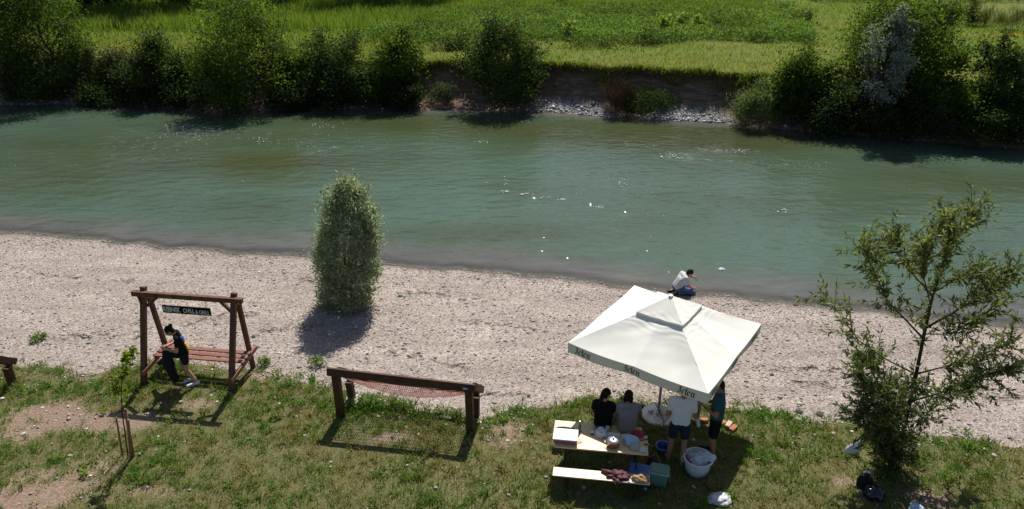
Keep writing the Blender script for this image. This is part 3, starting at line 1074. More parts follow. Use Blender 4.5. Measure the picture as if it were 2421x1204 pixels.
# leafy weeds in the middle of the meadow
nc = 2600
x = RNG.uniform(-9, 24, nc)
y = 46.5 + RNG.random(nc) * 15
lo = 47.6 + (fbm(x * 0.35, x * 0, 251) - 0.5) * 2.2
k = (y > lo) & (fbm(x * 0.4, y * 0.5, 252) > 0.42 - 0.12 * (x > -2)) & (x < 19 + (y - 47) * 0.2)
x, y = x[k], y[k]
hh = np.clip(0.25 + 0.75 * fbm(x * 0.6, y * 0.6, 253), 0.3, 1.2)
nl = 42
bx, by, bh = np.repeat(x, nl), np.repeat(y, nl), np.repeat(hh, nl)
q = RNG.normal(size=(len(bx), 3)) * np.array([0.3, 0.3, 0.0])
zz = RNG.random(len(bx)) ** 0.7 * bh
Pw = np.stack([bx, by, gz(bx, by) + zz], -1) + q
Dw = RNG.normal(size=(len(bx), 3)) + np.array([0, 0, 0.4])
V, F = leaves_np(Pw, Dw, 0.1 + 0.14 * RNG.random(len(bx)), 0.05 + 0.06 * RNG.random(len(bx)), RNG)
tint = np.clip(np.repeat(fbm(x * 0.5, y * 0.5, 254), nl) * 0.9 + RNG.normal(0, 0.14, len(bx)) + 0.05, 0, 1)
tag(link('meadow_weeds', mesh_np('meadow_weeds', V, F, np.repeat(tint, 4)), M['weed']), 'knee high leafy weeds spread over the middle of the meadow', 'weeds', kind='stuff')

# white flakes on the river: froth, and sun glints put in as colour
FO = [(1195, 452, 12, 3), (1240, 457, 14, 2), (1290, 466, 18, 3), (1330, 470, 10, 2), (1465, 428, 14, 10), (1415, 488, 12, 3), (1195, 430, 6, 8), (1600, 372, 45, 8), (1570, 366, 24, 6), (1680, 353, 28, 5), (1745, 357, 22, 4), (440, 295, 40, 10), (480, 320, 50, 10),
      (400, 315, 30, 8), (1140, 335, 16, 4), (610, 328, 30, 6), (760, 295, 40, 6), (1850, 495, 16, 5), (1880, 385, 60, 12), (700, 340, 80, 20), (1300, 330, 300, 40), (900, 330, 250, 40), (1600, 430, 500, 60), (300, 380, 280, 50)]
pts, rr = [], []
for px, py, sx, sy in FO:
    for _ in range(14 if sx < 50 else 20):
        p = at(px + random.gauss(0, sx * 0.6), py + random.gauss(0, sy * 0.6), WATER_Z + 0.05)
        pts.append(p)
        rr.append(random.uniform(0.012, 0.042) if sx < 60 else random.uniform(0.01, 0.025))
for px, py, sx, sy, m_ in [(470, 305, 60, 16, 60), (380, 335, 90, 18, 40), (1600, 370, 60, 8, 34), (1700, 354, 50, 5, 26), (1480, 345, 60, 8, 16), (1800, 385, 60, 10, 16), (760, 355, 60, 14, 14), (640, 330, 50, 10, 10)]:
    for _ in range(m_):
        q = at(px + random.gauss(0, sx * 0.7), py + random.gauss(0, sy * 0.7), WATER_Z + 0.05)
        n_ = random.randint(4, 9)
        w_ = random.uniform(0.006, 0.014)
        an_ = random.gauss(-0.15, 0.25)
        for j_ in range(n_):
            pts.append(q + Vector((math.cos(an_) * j_ * 0.03 + random.gauss(0, 0.006), math.sin(an_) * j_ * 0.03 + random.gauss(0, 0.01), 0)))
            rr.append(w_ * random.uniform(0.7, 1.3))
pts = np.array([list(p) for p in pts])
rr = np.array(rr)
V, F = stones_np(pts - np.array([0, 0, 0.022]), rr * 1.3, RNG, 0.35)
tag(link('foam_glints', mesh_np('foam_glints', V, F), M['foam_glints']), 'white flecks of froth and painted sun glint on the green river', 'foam_glints', kind='stuff')


# ------------------------------------------------------------------ trees and shrubs
def env(shape, f):
    if shape == 'column':
        return (0.86 + 0.14 * np.clip(f / 0.12, 0, 1)) * np.clip((1 - f) / 0.4, 0.0, 1) ** 0.55
    if shape == 'tree':
        return np.clip(np.sin(np.pi * np.clip(f * 0.86 + 0.1, 0, 1)), 0, 1) ** 0.65
    if shape == 'mound':
        return np.sqrt(np.clip(1 - f ** 2, 0, 1))
    if shape == 'cone':
        return np.clip(1 - f, 0, 1) ** 0.75 * 0.9 + 0.1
    if shape == 'vase':
        return 0.45 + 0.55 * np.sin(np.pi * np.clip(f, 0, 1) * 0.95)
    return np.ones_like(f)


def plant(name, label, cat, base, h, w, nleaf, ll, lw, mat, shape='tree', seed=1, group=None, low=0.06, nclump=70, csig=0.11, stems=1, lean=(0, 0), tmid=0.45, upb=0.25, trunk_r=None, tops=None):
    """trunk or stems, limbs out to leaf clumps, leaves through the crown's volume"""
    rng = np.random.default_rng(seed)
    base = Vector(base)
    root = empty(name, base, label, cat, group)
    f = low + (1 - low) * rng.random(nclump * 3) ** (0.9 if shape != 'column' else 1.05)
    e = env(shape, f)
    k = rng.random(len(f)) < np.clip(e * 1.1 + 0.12, 0, 1)
    f, e = f[k][:nclump], e[k][:nclump]
    a_ = rng.random(len(f)) * 6.283
    # uneven outline: the radius swells and shrinks with direction and height
    lob = (0.86 + 0.28 * fbm(np.cos(a_) * 2 + seed, np.sin(a_) * 2 + f * 6.0, seed)) if shape == 'column' else 0.72 + 0.55 * fbm(np.cos(a_) * 1.6 + seed, np.sin(a_) * 1.6 + f * 4.0, seed)
    rad = e * w / 2 * lob * (0.35 + 0.65 * np.sqrt(rng.random(len(f))))
    C = np.stack([np.cos(a_) * rad + lean[0] * f, np.sin(a_) * rad * 0.9 + lean[1] * f, f * h * 0.97], -1)
    if tops:
        for (tx, th, tw) in tops:
            m = max(6, nclump // 6)
            g = rng.random(m)
            C = np.concatenate([C, np.stack([tx + rng.normal(0, tw * 0.3, m) * (1.1 - g), rng.normal(0, tw * 0.3, m), h * 0.45 + g * (th - h * 0.45)], -1)])
    if shape == 'column':
        # upright shoots that stand proud of the sides and top
        for _ in range(46):
            a0 = rng.random() * 6.283
            f0 = 0.1 + 0.84 * rng.random()
            r0 = env(shape, np.array([f0]))[0] * w * 0.46
            g = np.linspace(0, 1, 3)
            C = np.concatenate([C, np.stack([np.cos(a0) * r0 * (1 + 0.12 * g) + lean[0] * f0, np.sin(a0) * r0 * (1 + 0.12 * g), f0 * h + g * h * 0.07], -1)])
    if shape in ('tree', 'mound', 'vase') and w > 1.4:
        # shoots that break the outline
        for _ in range(int(7 + w * 2.2)):
            i0 = rng.integers(len(C))
            c0 = C[i0]
            g = np.linspace(0.1, 1, 4)
            dr = np.array([c0[0] * 0.35 + rng.normal(0, 0.15), c0[1] * 0.35 + rng.normal(0, 0.15), h * (0.05 + 0.12 * rng.random())])
            C = np.concatenate([C, c0 + g[:, None] * dr])
    ncl = len(C)
    tr = trunk_r or 0.016 * h + 0.015
    mb = MB()
    spine = []
    for s in range(stems):
        ox, oy = (0, 0) if stems == 1 else (rng.normal(0, w * 0.12), rng.normal(0, w * 0.12))
        spr = 1.3 if shape == 'column' else 2.2
        tx, ty = (lean[0] + rng.normal(0, w * 0.03), lean[1]) if stems == 1 else (lean[0] + ox * spr, lean[1] + oy * spr)
        pts = []
        for i in range(7):
            g = i / 6
            pts.append(Vector((ox + (tx - ox) * g + (rng.normal(0, 0.02 * w) if 0 < i < 6 else 0), oy + (ty - oy) * g + (rng.normal(0, 0.02 * w) if 0 < i < 6 else 0), g * h * 0.93 - 0.08)))
        spine.append(pts)
        mb.tube([p + base for p in pts], [tr * (1 - 0.86 * i / 6) / math.sqrt(stems) for i in range(7)], 6)
    for c in C[:: max(1, ncl // 60)]:
        pts = spine[rng.integers(stems)]
        zt = max(0.03 * h, c[2] - (0.16 + 0.2 * rng.random()) * h)
        g = min(5.99, max(0.0, zt / (h * 0.93) * 6))
        i = int(g)
        st = pts[i].lerp(pts[i + 1], g - i)
        en = Vector(c)
        md = st.lerp(en, 0.55) + Vector((0, 0, -0.04 * h * rng.random()))
        r0 = tr * (1 - 0.86 * g / 6) * 0.42 / math.sqrt(stems)
        mb.tube([st + base, md + base, en + base], [r0, r0 * 0.6, r0 * 0.2], 4, False)
    mb.build('trunk', M['bark'], root, True, recalc=False)
    per = rng.dirichlet(np.full(ncl, 3.0 if shape != 'column' else 25.0)) * nleaf
    ci = np.repeat(np.arange(ncl), np.maximum(per.astype(int), 3))
    sig = csig * w * (0.4 + 0.8 * rng.random(ncl))
    P = C[ci] + rng.normal(size=(len(ci), 3)) * (sig[ci])[:, None] * np.array([1, 0.9, 0.75])
    P[:, 2] = np.clip(P[:, 2], 0.02, None)
    Dr = rng.normal(size=(len(ci), 3)) + (P - C[ci]) / np.maximum(sig[ci], 1e-3)[:, None] * 0.5 + np.array([0, 0, upb])
    sc = 0.65 + 0.7 * rng.random(len(ci))
    V, F = leaves_np(P, Dr, ll * sc, lw * sc, rng)
    tn = np.clip(tmid + rng.normal(0, 0.19 if shape != 'column' else 0.08, ncl)[ci] + rng.normal(0, 0.09 if shape != 'column' else 0.2, len(ci)), 0, 1)
    link('crown', mesh_np('crown', V, F, np.repeat(tn, 4)), mat, root)
    return root


def far_plant(name, label, cat, px, pyb, pyt, wpx, v, **kw):
    """a plant on the far bank whose foot stands v metres inland of the waterline"""
    d = ray(px, pyb)
    xx = at(px, pyb, 0).x
    for _ in range(8):
        D = float(FS(xx)) + v
        xx = d.x / d.y * D
    zb = gzs(xx, D)
    top = onD(px, pyt, D).z
    dep = D * CP + (CAM_H - zb) * SP
    h = top - zb
    w = wpx * dep / FPX * (0.88 if kw.get('shape') == 'mound' else 0.94)
    return plant(name, label, cat, (xx, D, zb - 0.05), h, w, int(kw.pop('nleaf') * 1.7), kw.pop('ll', 0.17) * 0.82, kw.pop('lw', 0.1) * 0.78, kw.pop('mat'), **dict({'nclump': int(26 + 22 * w)}, **kw))


TG = 'trees on the far river bank'
SG = 'shrubs on the far river bank'
far_plant('bank_tree', 'large dark green tree at the left end of the far bank', 'tree', 10, 240, -75, 250, 1.1, nleaf=11000, mat=M['leaf_dark'], shape='tree', seed=11, group=TG, stems=2)
far_plant('bank_tree', 'dark tree on the far bank with sunlit yellow green right side, second from the left', 'tree', 140, 240, -60, 195, 1.5, nleaf=10000, mat=M['leaf_mid'], shape='tree', seed=12, group=TG, tmid=0.4)
far_plant('bank_shrub', 'pale grey green shrub low on the far bank beside the left trees', 'shrub', 215, 225, 120, 80, 1.4, nleaf=2400, ll=0.15, lw=0.07, mat=M['leaf_grey'], shape='mound', seed=13, group=SG, stems=4)
far_plant('bank_shrub', 'dark shrub on the far bank with one pointed top above the grass', 'shrub', 375, 218, 98, 160, 1.5, nleaf=5000, mat=M['leaf_dark'], shape='mound', seed=14, group=SG, stems=5, tops=[(0.35, 3.2, 0.9)])
far_plant('bank_shrub', 'brownish twiggy shrub between the left trees and the pointed shrub', 'shrub', 285, 208, 120, 110, 2.0, nleaf=2600, mat=M['leaf_brown'], shape='mound', seed=15, group=SG, stems=6, tmid=0.2)
far_plant('bank_shrub', 'low dark shrub left of the broad bushy tree on the far bank', 'shrub', 450, 215, 120, 100, 1.9, nleaf=2800, mat=M['leaf_dark'], shape='mound', seed=16, group=SG, stems=5)
far_plant('bank_tree', 'broad bushy tree reaching the top edge at left centre of the far bank', 'tree', 588, 252, -8, 225, 0.7, nleaf=12000, mat=M['leaf_mid'], shape='tree', seed=17, group=TG, stems=3, tmid=0.48, low=0.02)
far_plant('bank_shrub', 'yellow green shrub just right of the broad bushy tree', 'shrub', 705, 225, 115, 100, 1.7, nleaf=3400, mat=M['leaf_mid'], shape='mound', seed=18, group=SG, stems=4, tmid=0.6)
far_plant('bank_shrub', 'twin topped dark shrub in the middle of the left bank thicket', 'shrub', 808, 240, 108, 155, 1.1, nleaf=6500, mat=M['leaf_dark'], shape='mound', seed=19, group=SG, stems=5, tops=[(-0.85, 3.5, 0.8), (0.65, 3.1, 0.8)])
far_plant('bank_shrub', 'rounded green shrub left of the bare earth bank', 'shrub', 942, 225, 74, 125, 1.5, nleaf=6000, mat=M['leaf_mid'], shape='vase', seed=20, group=SG, stems=5, tmid=0.42)
far_plant('bank_shrub', 'small silvery shrub at the foot of the bare earth bank', 'shrub', 1045, 250, 200, 70, 0.9, nleaf=1300, ll=0.14, lw=0.05, mat=M['leaf_grey'], shape='mound', seed=21, group=SG, stems=4)
far_plant('bank_tree', 'tall dark bushy tree standing alone before the bare earth bank', 'tree', 1190, 256, 62, 165, 0.8, nleaf=9000, mat=M['leaf_dark'], shape='tree', seed=22, group=TG, stems=4, tmid=0.5, tops=[(-0.7, 4.2, 0.9), (0.6, 4.6, 0.9)], low=0.02)
far_plant('bank_reeds', 'rusty dry stems rising from plants below the earth bank', 'reeds', 1462, 262, 196, 75, 0.7, nleaf=1700, ll=0.45, lw=0.025, mat=M['leaf_rust'], shape='vase', seed=23, group=SG, stems=6, upb=3.0)
far_plant('bank_shrub', 'low dark green plants between two grey pebble patches', 'shrub', 1530, 272, 215, 140, 0.9, nleaf=2600, ll=0.2, lw=0.05, mat=M['leaf_dark'], shape='mound', seed=24, group=SG, stems=6, tmid=0.2, upb=0.9)
far_plant('bank_shrub', 'light green willow shrub leaning over the water at the right end of the pebbles', 'shrub', 1782, 302, 210, 125, 0.4, nleaf=4200, ll=0.2, lw=0.045, mat=M['leaf_bank_willow'], shape='mound', seed=25, group=SG, stems=6, upb=0.7, tops=[(0.1, 2.3, 0.5)])
far_plant('bank_shrub', 'dark green shrub behind the light willow shrub', 'shrub', 1875, 298, 132, 150, 1.3, nleaf=6000, mat=M['leaf_mid'], shape='mound', seed=26, group=SG, stems=5, tmid=0.36, tops=[(0.2, 3.6, 0.9)])
far_plant('bank_tree', 'tallest dark green tree of the right thicket behind a silvery crown', 'tree', 2085, 298, -8, 235, 3.0, nleaf=12500, mat=M['leaf_mid'], shape='tree', seed=27, group=TG, stems=2, tmid=0.4)
far_plant('bank_tree', 'silver leaved tree in front of the tallest tree on the right bank', 'tree', 2052, 322, 28, 100, 0.35, nleaf=4600, ll=0.15, lw=0.075, mat=M['leaf_silver'], shape='tree', seed=28, group=TG, nclump=60, low=0.3)
far_plant('bank_shrub', 'dark thicket shrub under the silver leaved tree', 'shrub', 2010, 318, 190, 200, 0.8, nleaf=7500, mat=M['leaf_dark'], shape='mound', seed=29, group=SG, stems=6)
far_plant('bank_shrub', 'bushy green shrub right of the tallest tree', 'shrub', 2200, 322, 130, 150, 1.0, nleaf=6500, mat=M['leaf_mid'], shape='mound', seed=30, group=SG, stems=5, tmid=0.35)
far_plant('bank_tree', 'narrow dark tree in the right thicket with a rounded top', 'tree', 2320, 325, 104, 125, 1.5, nleaf=6000, mat=M['leaf_dark'], shape='tree', seed=31, group=TG, nclump=75, tmid=0.5)
far_plant('bank_shrub', 'grey green low shrub over the water in the right thicket', 'shrub', 2200, 330, 235, 110, 0.5, nleaf=2600, ll=0.15, lw=0.06, mat=M['leaf_grey'], shape='mound', seed=32, group=SG, stems=5, tmid=0.3)
far_plant('bank_shrub', 'spreading shrub at the right edge of the far bank', 'shrub', 2425, 345, 178, 170, 0.9, nleaf=6500, mat=M['leaf_mid'], shape='mound', seed=33, group=SG, stems=5, tmid=0.35)
far_plant('bank_shrub', 'dark low shrub along the water under the right thicket', 'shrub', 2310, 345, 235, 160, 0.6, nleaf=4500, mat=M['leaf_dark'], shape='mound', seed=34, group=SG, stems=6)
far_plant('bank_shrub', 'low dark shrub at the waterline below the left trees', 'shrub', 95, 250, 180, 150, 0.8, nleaf=3500, mat=M['leaf_dark'], shape='mound', seed=35, group=SG, stems=6)
far_plant('bank_shrub', 'low dark shrub at the waterline right of the twin topped shrub', 'shrub', 870, 250, 170, 110, 0.8, nleaf=3000, mat=M['leaf_dark'], shape='mound', seed=36, group=SG, stems=6)
far_plant('bank_shrub', 'small grass tuft hanging over the bare earth bank', 'shrub', 1765, 190, 168, 45, 2.2, nleaf=350, ll=0.16, lw=0.05, mat=M['leaf_lime'], shape='mound', seed=37, group=SG, stems=3)

for i, (px, pb, pt, wp_, v, sd, lb) in enumerate([(255, 248, 195, 130, 0.5, 38, 'low shrub added to darken the bare slope right of the pale grey shrub'), (350, 252, 205, 120, 0.4, 39, 'low shrub added to darken the waterline under the pointed shrub'), (455, 255, 190, 120, 0.5, 40, 'low shrub added as shade, touching the broad bushy tree from the left'),
                                                       (690, 258, 190, 120, 0.4, 41, 'low shrub added to darken the waterline right of the broad bushy tree'), (770, 256, 195, 120, 0.4, 42, 'low shrub added to darken the bank under the left top of the twin topped shrub'), (950, 258, 195, 110, 0.4, 43, 'low shrub added to darken the waterline under the rounded green shrub'), (2120, 328, 225, 150, 0.4, 44, 'low dark shrub at the waterline under the tallest tree'), (1930, 312, 215, 140, 0.4, 45, 'low dark shrub at the waterline right of the light willow shrub')]):
    far_plant('bank_shrub', lb, 'shrub', px, pb, pt, wp_, v, nleaf=2000, mat=M['leaf_dark'], shape='mound', seed=sd, group=SG, stems=5, tmid=0.12)  # left ones added to darken the sunlit bank; low tint deepens its shade

# trees along the back edge of the meadow
TB = 'trees along the back of the meadow'
bl = ['dark tree at the back of the meadow above the left bank tree', 'dark tree behind the tall grass between two bank trees', 'broad dark tree behind the tall grass left of centre',
      'back tree right behind the broad bushy bank tree', 'back tree casting shade on the tall grass at top centre', 'back tree at the right end of the shaded tall grass', 'back tree shading the top edge right of centre']
for i, (bx, by, bh, bw) in enumerate([(-38, 61.5, 12, 7.5), (-32, 61.5, 12.5, 7), (-26.5, 62, 12, 7), (-19.5, 66, 10, 6), (-12, 66, 12, 6.5), (-7.3, 67, 11.5, 5.5), (18.4, 74, 12.5, 9)]):
    plant('meadow_tree', bl[i], 'tree', (bx, by, gzs(bx, by) - 0.05), bh, bw, 7500, 0.3, 0.19, M['leaf_dark'], shape='tree', seed=50 + i, group=TB, nclump=90, low=0.02, stems=1, tmid=0.45, csig=0.1)

# single plants that stand out in the meadow
HG = 'pale flowering plants in the meadow'
for i, (px, py, lb) in enumerate([(1345, 92, 'pale flowering plant alone at the left of the meadow weeds'), (1565, 80, 'pale flowering plant left of a taller pair in the meadow'), (1610, 78, 'pale flowering plant between two others in the meadow weeds'), (1645, 76, 'tallest pale flowering plant at the right of the meadow group')]):
    p = gp(px, py, TOP_Z)
    plant('flowering_plant', lb, 'plant', p, 1.05 + 0.15 * (i % 3), 0.75, 150, 0.24, 0.15, M['weed'], 'vase', 70 + i, HG, 0.3, 14, 0.14, 3, tmid=1.0, trunk_r=0.02)
WG = 'dark clumps of weeds in the meadow'
for i, (px, py, w, h, lb) in enumerate([(1010, 82, 1.9, 0.75, 'dark mounded weed clump below the tall grass'), (1040, 113, 2.6, 0.6, 'dark weed clump near the bank edge left of centre'), (1085, 116, 1.2, 0.5, 'small dark weed clump beside a longer one'), (740, 122, 1.6, 0.5, 'small dark weed clump in the yellow grass behind the left bank'),
                                        (1390, 112, 2.6, 0.5, 'flat dark weed clump at the edge of the mown grass'), (1520, 105, 3.0, 0.55, 'long dark weed clump at the edge of the mown grass'), (1690, 72, 2.0, 0.8, 'dark green weed clump right of the flowering plants'), (1340, 30, 1.6, 0.9, 'dark green weed clump high in the meadow'), (1900, 62, 2.2, 0.8, 'dark weed clump left of the tallest right tree')]):
    p = gp(px, py, TOP_Z)
    plant('weed_clump', lb, 'plant', p, h, w, 900, 0.13, 0.07, M['leaf_dark'], 'mound', 80 + i, WG, 0.05, 26, 0.13, 5, tmid=0.62, trunk_r=0.012)
BG = 'dry brown grass tufts at the right of the meadow'
for i, (px, py, w, h, lb) in enumerate([(2205, 62, 0.7, 1.2, 'narrow dry grass tuft right of the tallest tree'), (2245, 58, 0.6, 1.1, 'thin dry grass tuft, second from the tallest tree'), (2285, 58, 1.0, 1.7, 'tallest dry brown grass tuft in the right of the meadow'), (2320, 62, 1.6, 1.5, 'broad dry brown grass tuft near the right edge'), (2385, 72, 1.8, 1.0, 'low brownish grass tuft near the right edge')]):
    p = gp(px, py, TOP_Z)
    plant('dry_grass_tuft', lb, 'plant', p, h, w, 800, 0.55, 0.025, M['leaf_brown'], 'vase', 95 + i, BG, 0.02, 24, 0.16, 6, upb=3.5, trunk_r=0.012)
TC = 'tall leafy crop plants at the top right'
n = 5200
x = RNG.uniform(26, 46, n)
y = 66.5 + RNG.random(n) * 8
P = np.stack([x, y, gz(x, y) + RNG.random(n) * 1.5], -1)
V, F = leaves_np(P, RNG.normal(size=(n, 3)) + np.array([0, 0, 0.8]), 0.5 + 0.3 * RNG.random(n), 0.09 + 0 * x, RNG)
tag(link('crop_plants', mesh_np('crop_plants', V, F, np.repeat(np.clip(RNG.normal(0.45, 0.2, n), 0, 1), 4)), M['weed']), 'tall leafy crop growing beyond the meadow at top right', 'crop', kind='stuff')
n = 500
P = np.stack([RNG.normal(25.5, 2.2, n), RNG.normal(51.5, 0.9, n)], -1)
P = np.concatenate([P, np.stack([RNG.normal(32.5, 1.2, 250), RNG.normal(49, 0.8, 250)], -1)])
zz = gz(P[:, 0], P[:, 1]) + 0.15 + 0.2 * RNG.random(len(P))
V, F = leaves_np(np.column_stack([P, zz]), RNG.normal(size=(len(P), 3)), np.full(len(P), 0.09), np.full(len(P), 0.08), RNG)
M['flower'] = leafmat('yellow_petals', [(0, (0.5, 0.3, 0.01)), (1, (0.6, 0.4, 0.02))], 0.2)
tag(link('meadow_flowers', mesh_np('meadow_flowers', V, F, RNG.random(len(V))), M['flower']), 'yellow flowers scattered in the grass right of the tallest tree', 'flowers', kind='stuff')

# grass fringe over the cut bank
n = 9000
x = RNG.uniform(-8, 17, n)
y = FS(x) + 2.12 + RNG.random(n) * 0.35
H = 0.12 + 0.25 * RNG.random(n)
V, F = blades_np(np.stack([x, y, gz(x, y)], -1), H, 0.02 + 0.02 * RNG.random(n), H * (0.4 + RNG.random(n)), RNG, 0.3)
tag(link('bank_fringe_grass', mesh_np('bank_fringe_grass', V, F, np.repeat(np.clip(RNG.normal(0.25, 0.2, n), 0, 1), 5)), M['grass_mown']), 'dry grass fringe overhanging the bare earth bank', 'grass', kind='stuff')

# fallen branch at the far waterline
mb = MB()
p = gp(1065, 258, -0.4)
mb.tube([p + Vector((0, -0.2, 0)), p + Vector((0.4, 0.2, 0.25)), p + Vector((0.9, 0.6, 0.75))], [0.04, 0.035, 0.015], 6)
mb.tube([p + Vector((0.2, 0, 0.1)), p + Vector((-0.25, 0.05, 0.2)), p + Vector((-0.5, -0.1, 0.1))], [0.03, 0.02, 0.01], 5)
tag(rebase(mb.build('fallen_branch', M['bark'])), 'bare fallen branch at the waterline left of the lone dark tree', 'branch')

# the column of willow on the gravel
cb = gp(824, 722, -0.3)
top = onD(822, 416, cb.y).z
plant('willow_bush', 'dense columnar silver green willow bush on the gravel beach', 'bush', cb, top - cb.z, 1.5, 30000, 0.1, 0.03, M['leaf_osier'], 'column', 111, None, 0.02, 520, 0.075, 9, (0.3, 0), tmid=0.5, upb=0.8, trunk_r=0.06)

# the young willow on the right of the lawn
wb_ = gp(2122, 1112)
D0 = wb_.y
root = empty('young_willow', wb_, 'slender young willow tree at the right with open leaning crown', 'tree')
rng = np.random.default_rng(5)
BR = [([(2118, 1112), (2140, 1000), (2165, 890), (2185, 790), (2205, 700), (2232, 610), (2262, 560), (2300, 505)], 0.045, 0.25, 0.0),
      ([(2182, 800), (2140, 755), (2100, 715), (2065, 640), (2045, 590)], 0.02, -0.3, 0.1), ([(2190, 775), (2270, 730), (2345, 690), (2395, 640)], 0.022, 0.3, 0.1),
      ([(2165, 885), (2095, 850), (2030, 805), (1990, 750), (1960, 708)], 0.017, -0.5, 0.1), ([(2165, 885), (2230, 868), (2310, 845), (2395, 805)], 0.018, 0.1, 0.2),
      ([(2150, 950), (2240, 925), (2330, 885), (2400, 870)], 0.018, -0.5, 0.2), ([(2205, 700), (2150, 640), (2120, 600), (2105, 575)], 0.014, 0.4, 0.1),
      ([(2232, 610), (2245, 560), (2238, 510)], 0.012, -0.2, 0.1), ([(2200, 720), (2180, 640), (2190, 580)], 0.012, -0.3, 0.1), ([(2210, 690), (2280, 650), (2330, 655)], 0.012, 0.5, 0.1),
      ([(2130, 1060), (2070, 980), (2040, 910), (2030, 880)], 0.015, -0.3, 0.15), ([(2130, 1050), (2200, 970), (2260, 930), (2300, 915)], 0.014, 0.3, 0.1), ([(2185, 790), (2240, 790), (2300, 770), (2350, 720)], 0.012, -0.4, 0.1),
      ([(2160, 905), (2110, 900), (2060, 870), (2035, 840)], 0.012, 0.3, 0.1)]
for k in range(11):
    ax_ = 2120 + rng.normal(0, 20)
    BR.append(([(2122, 1115), (ax_ + rng.normal(0, 26), 1060), (ax_ + rng.normal(10, 62), 985), (ax_ + rng.normal(20, 95), 915)], 0.011, rng.normal(0, 0.45), 0.05))
mb = MB()
LP, LD = [], []
for bi, (pl, r0, off, _) in enumerate(BR):
    pts = []
    for i, (px, py) in enumerate(pl):
        g = i / (len(pl) - 1)
        pts.append(onD(px, py, D0 + off * g + (0.25 * (1112 - py) / 640 if bi else 0.25 * g)))
    mb.tube(pts, [r0 * (1 - 0.85 * i / (len(pts) - 1)) for i in range(len(pts))], 6)
    seg = [(pts[i], pts[i + 1]) for i in range(len(pts) - 1)]
    ntw = 24 if bi == 3 else 48 if bi < 6 else (38 if bi < 14 else 38)
    for _k in range(ntw):
        q = rng.random() ** 0.75
        if bi == 0:
            q = 0.3 + 0.7 * q
        elif bi < 14:
            q = 0.22 + 0.78 * q
        else:
            q = 0.02 + 0.98 * q
        g = q * len(seg)
        i = min(int(g), len(seg) - 1)
        p0 = seg[i][0].lerp(seg[i][1], g - i)
        d = (seg[i][1] - seg[i][0]).normalized() * 0.5 + Vector(rng.normal(0, 0.62, 3)) + Vector((0, 0, 0.2))
        d.normalize()
        Lt = rng.uniform(0.22, 0.6) if bi < 14 else rng.uniform(0.2, 0.5)
        p1 = p0 + d * Lt * 0.5 + Vector((0, 0, 0.02))
        p2 = p0 + d * Lt + Vector((0, 0, 0.05))
        mb.tube([p0, p1, p2], [0.0045, 0.0035, 0.002], 3, False)
        for jj in range(int(6 + 30 * Lt)):
            w = rng.random() * 1.02
            pp = p0.lerp(p1, w * 2) if w < 0.5 else p1.lerp(p2, (w - 0.5) * 2)
            LP.append(pp)
            LD.append(d * 0.9 + Vector(rng.normal(0, 0.65, 3)) - Vector((0, 0, 0.15)))
mb.build('trunk', M['bark'], root, True, recalc=False)
LP = np.array([list(p - wb_) for p in LP])
LD = np.array([list(p) for p in LD])
nl = len(LP)
V, F = leaves_np(LP, LD, 0.09 + 0.065 * rng.random(nl), 0.026 + 0.014 * rng.random(nl), rng)
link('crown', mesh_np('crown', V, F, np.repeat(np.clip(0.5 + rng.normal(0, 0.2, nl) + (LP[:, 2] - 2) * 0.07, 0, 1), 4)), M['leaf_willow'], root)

# the sapling with its stakes
sb = gp(303, 1082)
root = empty('sapling', sb, 'thin lime green sapling growing between wooden stakes', 'tree')
pl = [(303, 1082), (295, 1020), (290, 985), (286, 930), (290, 890), (303, 858), (312, 838)]
pts = [onD(px, py, sb.y + 0.02 * i) for i, (px, py) in enumerate(pl)]
mb = MB()
mb.tube(pts, [0.014, 0.013, 0.012, 0.01, 0.008, 0.006, 0.004], 6)
LP, LD = [], []
rng = np.random.default_rng(9)
for k in range(36):
    g = 2.0 + 4.0 * rng.random() ** 0.8
    i = min(int(g), 5)
    p0 = pts[i].lerp(pts[i + 1], g - i)
    d = Vector((rng.normal(0, 0.7), rng.normal(0, 0.7), 0.45)).normalized()
    Lt = rng.uniform(0.08, 0.22) * (1.15 - 0.5 * (g - 2) / 4)
    mb.tube([p0, p0 + d * Lt], [0.004, 0.002], 3, False)
    for j in range(6):
        LP.append(p0 + d * Lt * (0.3 + 0.7 * rng.random()))
        LD.append(d + Vector(rng.normal(0, 0.7, 3)))
mb.build('trunk', M['bark'], root, True, recalc=False)
LP = np.array([list(p - sb) for p in LP])
nl = len(LP)
V, F = leaves_np(LP, np.array([list(d) for d in LD]), 0.075 + 0.04 * rng.random(nl), 0.05 + 0.03 * rng.random(nl), rng)
link('crown', mesh_np('crown', V, F, np.repeat(np.clip(rng.normal(0.5, 0.22, nl), 0, 1), 4)), M['leaf_lime'], root)
for (bx, by, tx, ty, r, dd, lb) in [(288, 1075, 275, 988, 0.018, 0.05, 'thin left stake beside the lime sapling'), (308, 1083, 303, 993, 0.028, -0.02, 'middle stake with dark weathered front beside the lime sapling'), (314, 1080, 296, 968, 0.03, 0.06, 'tallest pale stake beside the lime sapling')]:
    b_ = gp(bx, by)
    t_ = onD(tx, ty, b_.y + dd)
    mb = MB()
    mb.tube([b_ - Vector((0, 0, 0.1)), b_.lerp(t_, 0.5) + Vector((0.006, 0, 0)), t_, t_ + (t_ - b_).normalized() * 0.012], [r * 1.05, r, r * 0.92, r * 0.55], 9)
    tag(rebase(mb.build('wooden_stake', M['stake'], None, True)), lb, 'stake', 'stakes round the sapling')

